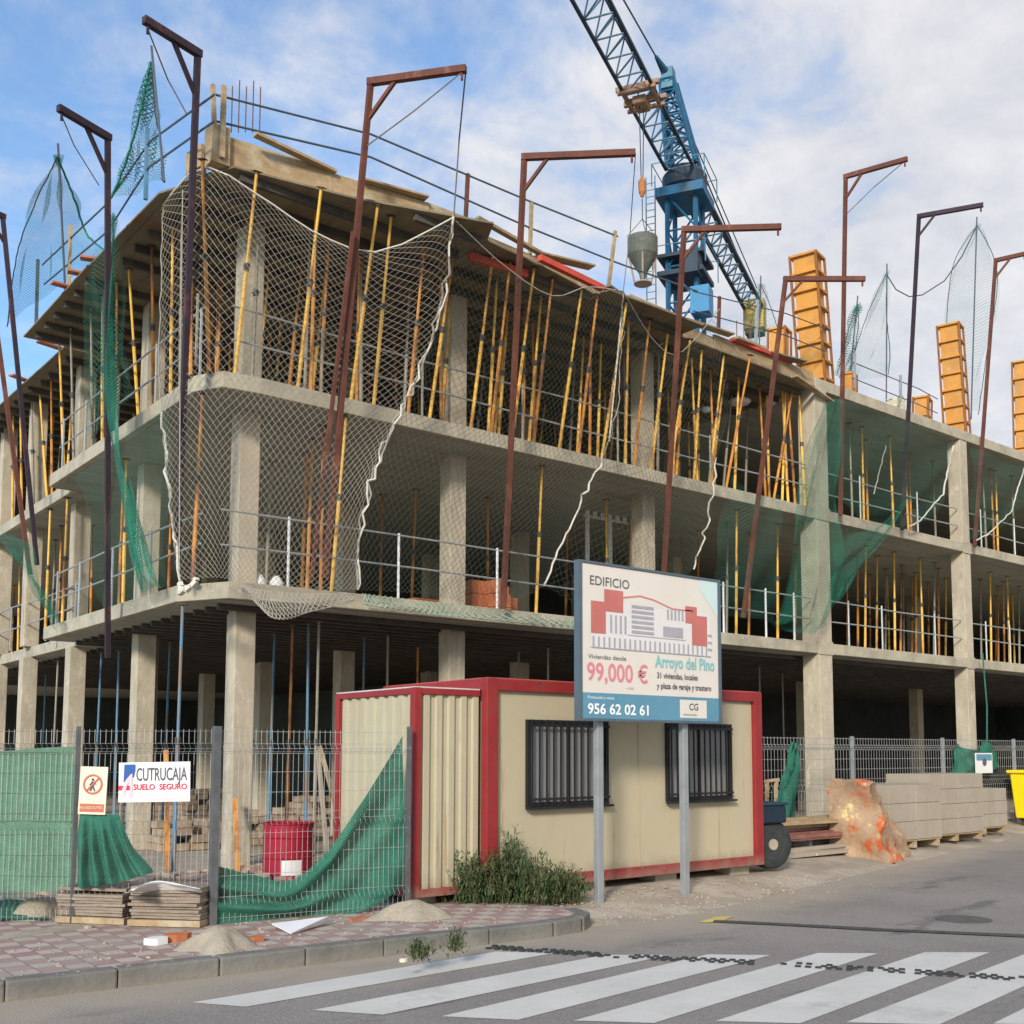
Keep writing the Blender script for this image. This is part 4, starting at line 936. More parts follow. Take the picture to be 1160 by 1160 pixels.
    cw = HP(846, 345, zj+.3); Lc = (cw.xy-root.xy).length
    lattice(root-dj*.9, root-dj*Lc, 1.0, .9, .075, .04, craned, MATS['crane_lattice'], 'counter_jib_chord', 'counter_jib_lattice')
    q = root-dj*(Lc+.2); MB().obox(q+Vector((0,0,-.35)), (.9, 1.15, 1.7), Matrix.Rotation(math.atan2(dj.y, dj.x), 3, 'Z')).build('counterweight', yellowp, e, bevel=.03)
    MB().obox(q+Vector((0,0,-1.3)), (.8, 1.0, .35), Matrix.Rotation(math.atan2(dj.y, dj.x), 3, 'Z')).build('counterweight_tray', mat('tray_olive', (.10,.11,.05), .7, .2, 2), e)
    # pendants
    M = MB(); M.tube(tip, root+dj*21+Vector((0,0,1.15)), .035, 5); M.tube(tip+Vector((0,0,-.1)), root-dj*(Lc-.4)+Vector((0,0,.9)), .04, 5); M.tube(apex, root-dj*(Lc-.6)+Vector((0,0,.9))+sj*.3, .03, 5)
    M.build('pendant_cable', craned, e)
    # trolley, hook line
    tp = HP(705, 116, zj-.05); t = (tp.xy-root.xy).length; tp = root+dj*t
    rot = Matrix.Rotation(math.atan2(dj.y, dj.x), 3, 'Z')
    rustc = mat('trolley_rust', (.33,.20,.13), .7, .3, 3)
    MB().obox(tp+Vector((0,0,-.12)), (.2, 1.3, .10), rot).obox(tp+dj*.62+Vector((0,0,-.12)), (.14, 1.5, .12), rot).obox(tp-dj*.62+Vector((0,0,-.12)), (.14, 1.5, .12), rot).obox(tp+sj*.55+Vector((0,0,-.13)), (1.4, .12, .1), rot).obox(tp-sj*.55+Vector((0,0,-.13)), (1.4, .12, .1), rot).obox(tp+dj*.5+Vector((0,0,.1)), (.16,1.7,.16), rot).obox(tp-dj*.5+Vector((0,0,.1)), (.16,1.7,.16), rot).obox(tp+Vector((0,0,-.32)), (.7,.5,.3), rot).build('trolley', rustc, e)
    hk = Vector((tp.x, tp.y, 0)); 
    # height of the hook block on that plumb line
    def zat(v):
        lo, hi = 5, 27
        for _ in range(40):
            mid = (lo+hi)/2
            if pix(Vector((tp.x, tp.y, mid)))[1] > v: lo = mid
            else: hi = mid
        return lo
    zh = zat(212)
    MB().tube((tp.x-.12, tp.y, zj-.2), (tp.x-.05, tp.y, zh+.4), .018, 4).tube((tp.x+.12, tp.y, zj-.2), (tp.x+.05, tp.y, zh+.4), .018, 4).build('hoist_rope', craned, e)
    MB().lathe([(.06,-.38),(.14,-.2),(.15,.2),(.06,.38)], (tp.x, tp.y, zh), 10).build('hook_block', mat('hook_orange', (.40,.15,.05), .6, .2, 3), e)
    zu = zat(269); zl = zat(322)
    b = empty('concrete_bucket', (tp.x, tp.y, zl), 'grey-green conical concrete bucket hanging from the crane hook', 'concrete bucket')
    H = zu-zl
    MB().lathe([(.10, H*.10), (.14, H*.22), (.56, H*.60), (.57, H*.70), (.57, H*.98), (.52, H*.98)], (tp.x, tp.y, zl), 22).build('hopper', bucketm, b, smooth=False)
    M = MB()
    for k in range(4):
        a_ = pi/4+k*pi/2; c, s_ = cos(a_), sin(a_)
        M.bar((tp.x+c*.52, tp.y+s_*.52, zl+H*.62), (tp.x+c*.30, tp.y+s_*.30, zl), .05, .06, (1,0,0))
    M.lathe([(.30,0),(.34,0),(.34,.05),(.30,.05)], (tp.x, tp.y, zl), 16); M.build('stand_frame', mat('bucket_frame', (.36,.28,.24), .7, .2, 3), b)
    M = MB()
    for k in range(3):
        a_ = k*2*pi/3+.4; M.tube((tp.x+cos(a_)*.6, tp.y+sin(a_)*.6, zu), (tp.x, tp.y, zh-.45-.8), .015, 4)
    M.tube((tp.x, tp.y, zh-.45-.8), (tp.x, tp.y, zh-.45), .02, 5); M.build('sling', craned, b)
crane()
# ------------------------------------------------------------------ site cabin (long container)
def corrug(x0, y0, x1, y1, z0, z1, n, depth, m, parent, name='panel'):
    """box-profile corrugated wall from (x0,y0) to (x1,y1)"""
    d = Vector((x1-x0, y1-y0, 0)); L = d.length; d.normalize(); nn = Vector((d.y, -d.x, 0)); pr = []
    for k in range(n):
        for f, h in ((0, 0), (.42, 0), (.5, 1), (.92, 1)): pr.append(((k+f)/n, h))
    pr.append((1, 0)); M = MB()
    for f, h in pr:
        p = Vector((x0, y0, 0))+d*L*f+nn*h*depth; M.v += [(p.x, p.y, z0), (p.x, p.y, z1)]
    for i in range(len(pr)-1): M.f.append((2*i, 2*i+2, 2*i+3, 2*i+1))
    return M.build(name, m, parent)
X0, X1, Y0, Y1 = 1.72, 6.66, -4.28, -1.95; ZB, ZT = .10, 2.56
c = empty('site_cabin', ((X0+X1)/2, Y0, 0), 'long cream site cabin with red frame and two barred windows', 'site cabin')
MB().box(X0+.05, Y0+.06, ZB+.02, X1-.05, Y1-.05, ZT-.05).build('wall', cream, c)
# wall panel joints pressed in the sheet: thin cover strips
for z0, z1 in ((ZT-.14, ZT), (ZB, ZB+.13)):
    M = MB(); M.box(X0, Y0, z0, X1, Y0+.055, z1); M.box(X0, Y1-.05, z0, X1, Y1, z1); M.box(X0, Y0+.056, z0, X0+.055, Y1-.051, z1); M.box(X1-.055, Y0+.056, z0, X1, Y1-.051, z1)
    M.build('frame_rail', redf, c, bevel=.008)
for x in (X0, X1-.16):
    for y in (Y0-.004, Y1-.12): MB().box(x-.004, y, ZB-.005, x+.164, y+.124, ZT+.006).build('corner_post', redf, c, bevel=.012)
MB().box(X0+.02, Y0+.02, ZT-.01, X1-.02, Y1-.02, ZT+.012).build('roof', redf2, c)
for x in (2.0, 3.3, 4.6, 6.1): MB().box(x, Y0+.15, -.12, x+.4, Y0+.45, ZB-.002).build('support_block', slabc, c)
def window(x0, x1, z0, z1):
    f = MB(); w = .05; y = Y0+.06
    f.box(x0-w, y-.045, z0-w, x1+w, y+.01, z0); f.box(x0-w, y-.045, z1, x1+w, y+.01, z1+w)
    f.box(x0-w, y-.045, z0, x0, y+.01, z1); f.box(x1, y-.045, z0, x1+w, y+.01, z1); f.box((x0+x1)/2-.02, y-.03, z0, (x0+x1)/2+.02, y+.01, z1)
    o = f.build('window', blackm, c)
    MB().box(x0, y-.006, z0, x1, y+.002, z1).build('blind', blind, o)
    MB().add([(x0, y-.018, z0), (x1, y-.018, z0), (x1, y-.018, z1), (x0, y-.018, z1)], [(0,1,2,3)]).build('pane', glassm, o)
    g = MB(); n = 11
    for i in range(n+1):
        x = x0+(x1-x0)*i/n; g.box(x-.008, y-.085, z0-.03, x+.008, y-.067, z1+.05)
    for z in (z0+.04, z1-.02): g.box(x0-.03, y-.090, z-.015, x1+.03, y-.084, z+.015)
    g.build('window_bars', blackm, o)
    s_ = MB().box(x0-.08, y-.11, z0-w-.03, x1+.08, y-.04, z0-w-.002); s_.build('sill', blackm, o)
window(2.38, 3.60, 1.10, 2.04); window(4.76, 5.96, 1.10, 2.04)
M = MB()
for x in (4.22,): M.box(x-.012, Y0+.052, ZB+.13, x+.012, Y0+.058, ZT-.14)
M.build('panel_joint', mat('joint_cream', (.44,.39,.27), .6, .05, 1), c)
# ------------------------------------------------------------------ small corrugated cabin
x0, x1, y0, y1 = .80, 1.705, -4.165, -2.35; zb, zt = .10, 2.42
c2 = empty('corrugated_cabin', (x0, y0, 0), 'narrow cream corrugated cabin with red posts, left of the long cabin', 'site cabin')
corrug(x0+.06, y0+.05, x1, y0+.05, zb+.08, zt-.06, 5, .03, cream2, c2); corrug(x0+.05, y1-.06, x0+.05, y0+.06, zb+.08, zt-.06, 8, .03, cream2, c2)
MB().box(x0+.09, y0+.09, zb, x1, y1-.02, zt-.08).build('wall', cream2, c2)
for z0, z1 in ((zt-.07, zt), (zb, zb+.09)):
    MB().box(x0, y0, z0, x1, y0+.055, z1).build('frame_rail', redf, c2, bevel=.006); MB().box(x0, y0+.056, z0, x0+.055, y1, z1).build('frame_rail', redf, c2, bevel=.006)
for x, y in ((x0, y0), (x0, y1-.09)): MB().box(x-.004, y-.004, zb-.004, x+.094, y+.094, zt+.004).build('corner_post', redf, c2, bevel=.01)
MB().box(x0+.01, y0+.01, zt-.012, x1, y1, zt+.015).build('roof', mat('roof_sheet_white', (.55,.52,.50), .5, .1, 2), c2)
MB().box(.95, -3.95, -.001, 1.25, -3.7, zb-.002).build('support_block', slabc, c2); MB().box(.95, -2.7, -.001, 1.25, -2.4, zb-.002).build('support_block', slabc, c2)
# ------------------------------------------------------------------ lettering
def text(s_, size, m, parent, origin, align='LEFT', sx_=1.0, shear=0, bold=0, name='lettering', rot=None, fit=None):
    cu = bpy.data.curves.new('t', 'FONT'); cu.body = s_; cu.size = size; cu.align_x = align; cu.shear = shear; cu.offset = bold; cu.resolution_u = 3
    tmp = bpy.data.objects.new('t', cu); COL.objects.link(tmp)
    dg = bpy.context.evaluated_depsgraph_get(); me = bpy.data.meshes.new_from_object(tmp.evaluated_get(dg)); bpy.data.objects.remove(tmp)
    if fit: xs_ = [v.co.x for v in me.vertices]; sx_ = fit/(max(xs_)-min(xs_))
    R4 = (rot or Matrix.Rotation(pi/2, 4, 'X')); me.transform(Matrix.Translation(Vector(origin)) @ R4 @ Matrix.Diagonal((sx_, 1, 1, 1)))
    me.materials.clear(); me.materials.append(m); me.name = name
    o = bpy.data.objects.new(name, me); COL.objects.link(o); o.parent = parent; o.matrix_parent_inverse = Matrix.Translation(-Vector(parent.location)); return o
# billboard
BY = -5.03; bx0, bx1, bz0, bz1 = 2.49, 4.84, 2.09, 3.90
bb = empty('billboard', (3.6, BY, 0), 'tall two-post billboard advertising a building, in front of the long cabin', 'billboard')
MB().box(bx0, BY-.03, bz0, bx1, BY+.03, bz1).build('panel', boardw, bb)
MB().box(bx0-.05, BY-.045, bz0-.03, bx0-.002, BY+.045, bz1+.03).box(bx1+.002, BY-.045, bz0-.03, bx1+.05, BY+.045, bz1+.03).box(bx0-.002, BY-.045, bz1+.002, bx1+.002, BY+.045, bz1+.03).box(bx0-.002, BY-.045, bz0-.03, bx1+.002, BY+.045, bz0-.002).build('frame', mat('frame_steel', (.11,.15,.18), .5, .1, 4, metal=.3), bb)
for x in (2.85, 4.30): MB().box(x-.046, BY+.046, -.14, x+.046, BY+.126, bz1-.1).build('post', galvpost, bb, bevel=.006)
fy = BY-.034
def flat(name, m, x0, z0, x1, z1, y=fy, parent=bb):
    return MB().add([(x0,y,z0),(x1,y,z0),(x1,y,z1),(x0,y,z1)], [(0,1,2,3)]).build(name, m, parent)
Wd, Hd = bx1-bx0, bz1-bz0
def bp(x, z): return (bx0+x*Wd, bz0+z*Hd)   # 0..1 board coordinates
def fr(name, m, x0, z0, x1, z1, y=fy):
    a, b2 = bp(x0, z0), bp(x1, z1); return flat(name, m, a[0], a[1], b2[0], b2[1], y)
fr('blue_band', boardb, 0, 0, 1, .165)
fr('logo_panel', boardw, .69, .02, .90, .145, fy-.003)
text('CG', .12, inkd, bb, (bp(.76,.075)[0], fy-.006, bp(0,.075)[1]), bold=.002)
text('PROMOCIONES', .035, inkd, bb, (bp(.715,.035)[0], fy-.006, bp(0,.035)[1]))
text('956 62 02 61', .17, inkw, bb, (bp(.035,.03)[0], fy-.006, bp(0,.03)[1]), bold=.004, fit=Wd*0.42)
text('Promoción y venta', .055, inkw, bb, (bp(.035,.125)[0], fy-.006, bp(0,.125)[1]))
text('EDIFICIO', .155, inkd, bb, (bp(.05,.865)[0], fy-.003, bp(0,.865)[1]), fit=Wd*0.27)
text('Viviendas desde', .075, inkd, bb, (bp(.04,.385)[0], fy-.003, bp(0,.385)[1]), fit=Wd*0.26)
text('99,000 €', .30, inkr, bb, (bp(.03,.245)[0], fy-.003, bp(0,.245)[1]), bold=.003, fit=Wd*0.42)
text('+ IVA', .05, inkr, bb, (bp(.30,.195)[0], fy-.003, bp(0,.195)[1]))
text('Arroyo del Pino', .21, inkt, bb, (bp(.51,.36)[0], fy-.003, bp(0,.36)[1]), bold=.005, fit=Wd*0.46)
text('31 viviendas, locales', .10, inkd, bb, (bp(.52,.285)[0], fy-.003, bp(0,.285)[1]), bold=.002, fit=Wd*0.31)
text('y plaza de garaje y trastero', .10, inkd, bb, (bp(.52,.215)[0], fy-.003, bp(0,.215)[1]), bold=.002, fit=Wd*0.42)
fr('corner_flash', inkl, .86, .93, 1, 1)
MB().add([(bp(.86,.93)[0],fy,bp(0,.93)[1]),(bp(1,.74)[0],fy,bp(0,.74)[1]),(bx1,fy,bp(0,.93)[1])], [(0,1,2)]).build('corner_flash', inkl, bb)
# facade drawing: base, wings, windows
fr('drawing_wall', mat('draw_pale', (.68,.66,.66), .6, .03, 4), .06, .46, .94, .76)
fr('drawing_wing', inkr2, .06, .55, .16, .76, fy-.003); fr('drawing_wing', inkr2, .15, .70, .28, .845, fy-.004)
fr('drawing_wing', inkr2, .74, .68, .83, .80, fy-.004); fr('drawing_wing', inkr2, .79, .53, .91, .74, fy-.005)
M = MB()
def rect(x0, z0, x1, z1, y): 
    a, b2 = bp(x0, z0), bp(x1, z1); M.add([(a[0],y,a[1]),(b2[0],y,a[1]),(b2[0],y,b2[1]),(a[0],y,b2[1])], [(0,1,2,3)])
for i in range(6): rect(.34, .572+i*.034, .50, .592+i*.034, fy-.004)
for i in range(4): rect(.19+i*.033, .56, .203+i*.033, .68, fy-.004)
for i in range(5): rect(.60+i*.028, .69, .613+i*.028, .76, fy-.004)
for i in range(24):
    x = .07+i*.036; rect(x, .465, x+.012, .53, fy-.004)
rect(.06, .455, .94, .462, fy-.004); rect(.31, .555, .74, .56, fy-.004); rect(.57, .57, .72, .64, fy-.004)
for i in range(3): rect(.915, .50+i*.05, .95, .515+i*.05, fy-.004)
M.build('drawing_windows', inkg, bb)
M = MB()
P_ = [(.28,.80),(.40,.825),(.50,.81),(.64,.765),(.80,.765)]
for (a0, b0), (a1, b1) in zip(P_, P_[1:]):
    a, b2 = bp(a0, b0), bp(a1, b1); M.add([(a[0],fy-.004,a[1]),(b2[0],fy-.004,b2[1]),(b2[0],fy-.004,b2[1]+.016),(a[0],fy-.004,a[1]+.016)], [(0,1,2,3)])
M.build('drawing_roofline', inkr, bb)
# ------------------------------------------------------------------ mesh fences with V folds
def fence_panel(p, q, h, label, z0=0.02, group='welded mesh fence panels', post=True, pm=darkpost, r=.0021, step=.055, prad=.04, base=None):
    p, q = Vector(p), Vector(q); d = (q-p); L = d.length; d.normalize(); nn = Vector((d.y, -d.x, 0))
    e = empty('mesh_fence', (p.x, p.y, 0), label, 'fence', group)
    prof = [(z0, 0)]
    for zc in (h*.10, h*.5, h*.90): prof += [(zc-.05, 0), (zc, .05), (zc+.05, 0)]
    prof.append((h, 0)); M = MB(); n = int(L/step)
    for i in range(n+1):
        b_ = p+d*(L*i/n)
        for (za, oa), (zb_, ob) in zip(prof, prof[1:]): M.tube(b_+nn*oa+Vector((0,0,za)), b_+nn*ob+Vector((0,0,zb_)), r, 3, caps=False)
    k = int((h-z0)/.2); zs = [z0+.04+(h-z0-.06)*i/k for i in range(k+1)]+[h*.5+.05, h*.9, h*.9+.05, h*.9-.05]
    for z in zs:
        o = .05 if abs(z-h*.9) < .01 else 0
        M.tube(p+nn*o+Vector((0,0,z)), q+nn*o+Vector((0,0,z)), r*1.15, 3, caps=False)
    M.build('wire_mesh', galv, e)
    if post:
        for c_ in (p, q): 
            if c_ is q and post != 'both': continue
            MB().box(c_.x-prad, c_.y-prad, -.02, c_.x+prad, c_.y+prad, h+.03).build('post', pm, e)
    return e
F237 = Vector((-1.36, -3.90, 0)); F88 = HP(88, 1040, 0); F88 = Vector((-2.40, -2.92, 0)); FL = Vector((-4.6, -.85, 0)); F460 = Vector((.68, -4.25, 0))
f1 = fence_panel(F88, FL, 1.93, 'wire mesh fence panel at far left, covered by pale green screen', pm=darkpost, prad=.02)
f2 = fence_panel(F237, F88, 1.93, 'bare wire mesh fence panel carrying the two signs', prad=.036)
f3 = fence_panel(F237+Vector((.06,0,0)), F460, 1.93, 'wire mesh fence panel between the dark post and the cabins, with drooping green sheet', post=False)
MB().box(F460.x-.02, F460.y-.02, -.02, F460.x+.02, F460.y+.02, 1.98).build('post', darkpost, f3)
# far fence along the right, in front of the street front
RF = [(7.4, -.9), (10.6, -.95), (13.6, -1.0), (17.2, -.95), (20.6, -.9), (24.2, -.85), (27.6, -.8)]
names = ['beside the long cabin end', 'left of the big column foot', 'right of the big column foot', 'behind the paving stone pallets', 'behind the yellow bin', 'at the right picture edge']
for i in range(6): fence_panel((*RF[i], 0), (*RF[i+1], 0), 2.0, 'far wire mesh fence panel '+names[i], z0=.05, pm=galvpost, r=.0045, step=.10, prad=.03)
# temporary fence behind near panels inside the site
# ------------------------------------------------------------------ green sheets
def on(p, q, t, z, off=0):   # point along a fence line
    p, q = Vector(p), Vector(q); d = (q-p).normalized(); nn = Vector((d.y, -d.x, 0)); v = p.lerp(q, t)+nn*off; v.z = z; return v
# pale screen on left panel; nn of F88->FL points to the street side
s = -1
def z_at(u, v, p, q):   # point on a vertical fence plane seen at (u,v)
    p, q = Vector(p), Vector(q); d = (q-p).normalized(); nn = Vector((d.y, -d.x, 0)); r_ = ray(u, v); t = (p-CAM).dot(nn)/r_.dot(nn); return CAM+r_*t
def FS(p, q, off):
    d = (Vector(q)-Vector(p)).normalized(); nn = Vector((d.y, -d.x, 0))
    if nn.dot(CAM-Vector(p)) < 0: nn = -nn
    return Vector(p)+nn*off, Vector(q)+nn*off
a, b_ = FS(F88, FL, -.025)
e = tag(sheet('green_screen', [[z_at(85,846,a,b_), z_at(40,848,a,b_), z_at(-10,851,a,b_), z_at(-60,852,a,b_)], [z_at(86,930,a,b_), z_at(40,932,a,b_), z_at(-10,934,a,b_), z_at(-60,935,a,b_)], [z_at(86,1008,a,b_), z_at(40,1010,a,b_), z_at(-10,1012,a,b_), z_at(-60,1015,a,b_)]], 20, 14, tarpp, wob=.012, seed=2), 'pale green screen cloth tied flat to the far left fence panel', 'screen cloth')
a, b_ = FS(F237, F88, .05)
sheet('green_sheet', [[z_at(90+i*4.4,922+(i%2),a,b_)+Vector((.0,.0,.0)) for i in range(11)], [z_at(88+i*6.4,960,a,b_)+Vector((-.05,-.08,0))*(i%2) for i in range(11)], [z_at(87+i*8.7,1004-i*i*.16,a,b_)+Vector((-.07,-.1,0))*(i%2) for i in range(11)]], 66, 14, tarpg, wob=.008, seed=4)
tag(bpy.data.objects['green_sheet'], 'small dark green sheet hanging below the prohibition sign', 'green sheet')
# draped sheet
a, b_ = FS(F237, F460, .0)
def Zp(u, v, off=0): a2, b2 = FS(F237, F460, off); return z_at(u, v, a2, b2)
rows = []
top = [(244,981),(290,992),(330,997),(370,965),(405,915),(435,868),(457,834)]
bot = [(244,1048),(290,1048),(330,1046),(370,1041),(405,1034),(435,1020),(457,1002)]
for k in range(7):
    f = k/6; row = []
    for i, ((ut, vt), (ub, vb)) in enumerate(zip(top, bot)):
        off = .04+.075*sin(f*15+i*.55)*sin(f*pi)**.5*(1-.35*(i/6))+.04*sin(i*1.3+f*5)
        row.append(Zp(ut+(ub-ut)*f, vt+(vb-vt)*f, max(-.1, off)*-1))
    rows.append(row)
tag(sheet('green_sheet', rows, 90, 70, tarpg, wob=.012, seed=6), 'large dark green sheet drooping from the fence in front of the red drum', 'green sheet')
gsh = [[HP(-20,1022,.12), HP(20,1019,.14), HP(58,1030,.03)], [HP(-20,1032,.06), HP(20,1030,.08), HP(58,1036,.03)], [HP(-20,1042,.02), HP(20,1041,.02), HP(52,1041,.02)]]
tag(sheet('green_sheet', gsh, 20, 10, tarpg, wob=.012, seed=8), 'green sheet crumpled on the ground at the left picture edge', 'green sheet')
# right-hand sheets
tag(sheet('green_sheet', [[PB(896,842,-1.2), PB(900,840,-1.2), PB(904,843,-1.2)], [PB(888,880,-1.5), PB(896,880,-1.65), PB(903,885,-1.5)], [PB(872,930,-2.2), PB(888,932,-2.5), PB(901,935,-2.2)], [PB(868,962,-2.9), PB(886,975,-3.2), PB(900,965,-2.9)]], 12, 20, tarpg, wob=.05, seed=10), 'twisted green sheet hanging beside the right end of the long cabin', 'green sheet')
tag(sheet('green_sheet', [[PB(1083,843,-1.0), PB(1095,848,-1.05), PB(1118,850,-1.0)], [PB(1080,862,-1.0), PB(1098,866,-1.08), PB(1112,868,-1.0)], [PB(1077,888,-1.0), PB(1092,890,-1.05), PB(1104,888,-1.0)]], 12, 10, tarpg, wob=.03, seed=12), 'green sheet tied to the far fence above the paving stones', 'green sheet')
tag(sheet('green_sheet', [[PB(1112,838,-1.0), PB(1120,842,-1.05), PB(1126,850,-1.0)], [PB(1110,858,-1.0), PB(1122,862,-1.05), PB(1131,866,-1.0)], [PB(1112,872,-1.0), PB(1122,872,-1.05), PB(1128,872,-1.0)]], 10, 8, tarpg, wob=.03, seed=13), 'smaller green sheet on the far fence behind the notice', 'green sheet')
e = empty('fence_notice', tuple(PB(1114,878,-1.1)), 'small white and blue notice on the far fence', 'sign')
p = PB(1105,876,-1.12); q = PB(1123,853,-1.12)
MB().box(p.x, -1.14, p.z, q.x, -1.12, q.z).build('plate', whitem, e)
MB().add([(p.x+.03,-1.145,p.z+.30),(q.x-.03,-1.145,p.z+.30),(q.x-.03,-1.145,q.z-.03),(p.x+.03,-1.145,q.z-.03)], [(0,1,2,3)]).build('blue_field', boardb, e)
MB().lathe([(.09,0),(.09,.004)], ((p.x+q.x)/2, -1.150, p.z+.26), 16, Matrix.Rotation(pi/2, 3, 'X')).build('symbol', inkd, e)
tag(rope('hanging_hose', [PB(1113,740,-.3), PB(1118,800,-.6), PB(1118,845,-1.0)], .02, tarpg), 'thin green cord hanging from the slab to the far fence sheet', 'cord')
# ------------------------------------------------------------------ signs on the near fence
a, b_ = FS(F237, F88, .09)
def sign_frame(uvs):  # corners tl,tr,br,bl on the fence plane -> local frame
    P4 = [z_at(u, v, a, b_) for u, v in uvs]; return P4
dirx = (Vector(F237)-Vector(F88)).normalized(); nrm = Vector((dirx.y, -dirx.x, 0))
if nrm.dot(CAM-Vector(F237)) < 0: nrm = -nrm
R4 = Matrix((dirx, Vector((0,0,1)), nrm)).transposed().to_4x4()
def plate(parent, x0, z0, x1, z1, off, m, name, o0, th=0, tilt=0):
    def pt(x, z, o): 
        c, s_ = cos(tilt), sin(tilt); return o0+dirx*(x*c-z*s_)+Vector((0,0,x*s_+z*c))+nrm*o
    if th:
        vs = [pt(x0,z0,off-th),pt(x1,z0,off-th),pt(x1,z1,off-th),pt(x0,z1,off-th),pt(x0,z0,off),pt(x1,z0,off),pt(x1,z1,off),pt(x0,z1,off)]
        return MB().add(vs, [(0,3,2,1),(4,5,6,7),(0,1,5,4),(1,2,6,5),(2,3,7,6),(3,0,4,7)]).build(name, m, parent)
    return MB().add([pt(x0,z0,off),pt(x1,z0,off),pt(x1,z1,off),pt(x0,z1,off)], [(0,1,2,3)]).build(name, m, parent)
o0 = z_at(134, 909, a, b_); sw = (z_at(215, 909, a, b_)-o0).dot(dirx); sh = z_at(134, 864, a, b_).z-o0.z
sg = empty('company_sign', tuple(o0), 'white company sign with blue emblem wired to the near fence', 'sign')
tl = RAD(1.0)
plate(sg, 0, 0, sw, sh, 0, whitem, 'plate', o0, .012, tl)
RT = R4 @ Matrix.Rotation(tl, 4, 'Z')
def stext(s_, size, m, x, z, parent, o, sx_=1, bold=0, shear=0, off=.006, rt=None, fit=None):
    c, s2 = cos(tl), sin(tl); org = o+dirx*(x*c-z*s2)+Vector((0,0,x*s2+z*c))+nrm*off
    return text(s_, size, m, parent, org, sx_=sx_, bold=bold, shear=shear, rot=rt or RT, fit=fit)
stext('CUTRUCAJA', sh*.46, inkd, sw*.245, sh*.54, sg, o0, fit=sw*.71, bold=.002)
stext('SUELO  SEGURO', sh*.20, inkc, sw*.21, sh*.31, sg, o0, fit=sw*.75, bold=.002)
plate(sg, 0, sh*.30, sw*.17, sh*.42, .004, inkc, 'red_bar', o0, 0, tl)
plate(sg, sw*.03, sh*.05, sw*.97, sh*.25, .004, inkp if False else mat('pale_pink', (.70,.58,.62), .6, .05, 3), 'pink_field', o0, 0, tl)
def polyp(parent, pts, off, m, name, o, W_, H_):
    c, s2 = cos(tl), sin(tl); vs = [o+dirx*(x*W_*c-z*H_*s2)+Vector((0,0,x*W_*s2+z*H_*c))+nrm*off for x, z in pts]
    return MB().add(vs, [tuple(range(len(vs)))]).build(name, m, parent)
polyp(sg, [(.08,.95),(.235,.95),(.235,.80),(.215,.62),(.15,.60),(.07,.50)], .005, inkb, 'emblem', o0, sw, sh)
polyp(sg, [(.05,.30),(.10,.55),(.17,.70),(.195,.72),(.195,.12),(.165,.12),(.16,.5),(.12,.42),(.09,.15)], .007, inkp, 'emblem', o0, sw, sh)
# prohibition sign
o1 = z_at(88, 922, a, b_); w1 = (z_at(119, 922, a, b_)-o1).dot(dirx); h1 = z_at(88, 868, a, b_).z-o1.z
ps = empty('prohibition_sign', tuple(o1), 'cream no-entry-for-people sign with red ring and red caption', 'sign')
plate(ps, 0, 0, w1, h1, 0, creams, 'plate', o1, .012, -.03)
cc = o1+dirx*w1*.52+Vector((0,0,h1*.62))+nrm*.006; R3_ = R4.to_3x3()
ring = MB(); n = 28; ro, ri = w1*.36, w1*.29
for i in range(n):
    t0, t1 = 2*pi*i/n, 2*pi*(i+1)/n
    ring.add([cc+R3_@Vector((r_*cos(t), r_*sin(t), 0)) for r_, t in ((ri,t0),(ro,t0),(ro,t1),(ri,t1))], [(0,1,2,3)])
ring.build('red_ring', mat('ink_ring', (.50,.14,.09), .6, .05, 3), ps)
fg = MB()
def fq(x0, z0, x1, z1, w_):
    p0 = Vector((x0, z0, 0)); p1 = Vector((x1, z1, 0)); d = (p1-p0).normalized(); nn = Vector((-d.y, d.x, 0))*w_/2
    fg.add([cc+nrm*.002+R3_@(v*w1) for v in (p0-nn, p1-nn, p1+nn, p0+nn)], [(0,1,2,3)])
fq(0, -.06, 0, .10, .11); fq(0, -.05, -.09, -.24, .05); fq(0, -.05, .08, -.24, .05); fq(0, .08, -.12, -.02, .04); fq(0, .08, .12, .0, .04)
fg.add([cc+nrm*.002+R3_@(Vector((.05*cos(2*pi*i/10), .17+.05*sin(2*pi*i/10), 0))*w1) for i in range(10)], [tuple(range(10))])
fg.build('pictogram', inkd, ps)
b0 = Vector((-.24,-.24,0))*w1; b1 = Vector((.24,.24,0))*w1; dn_ = Vector((-.02,.02,0))*w1
MB().add([cc+nrm*.004+R3_@v for v in (b0-dn_, b1-dn_, b1+dn_, b0+dn_)], [(0,3,2,1)]).build('red_bar', MATS['ink_ring'], ps)
plate(ps, w1*.06, h1*.05, w1*.94, h1*.22, .004, MATS['ink_ring'], 'caption_field', o1, 0, -.03)
stext('PROHIBIDO EL PASO', h1*.085, creams, w1*.09, h1*.10, ps, o1, sx_=.62, off=.008)
# backing sheet for that sign
# ------------------------------------------------------------------ street-side objects
# red drum tank
pc_ = HP(326, 994, 0); rr_ = .36
d = empty('red_drum', (pc_.x, pc_.y, 0), 'red steel drum with a white label behind the drooping green sheet', 'drum')
MB().lathe([(.33,0),(.35,.02),(.34,.05),(.34,.27),(.355,.285),(.34,.30),(.34,.54),(.355,.555),(.34,.57),(.34,.72),(.355,.735),(.355,.745),(.32,.745),(.32,.73)], (pc_.x, pc_.y, .0), 32).build('body', redm, d, smooth=False)
M = MB(); R_ = .346
for i in range(6):
    t0 = math.atan2(CAM.y-pc_.y, CAM.x-pc_.x)-.25+.13*i; t1 = t0+.13
    M.add([(pc_.x+R_*cos(t_), pc_.y+R_*sin(t_), z) for t_, z in ((t0,.06),(t1,.06),(t1,.26),(t0,.26))], [(0,1,2,3)])
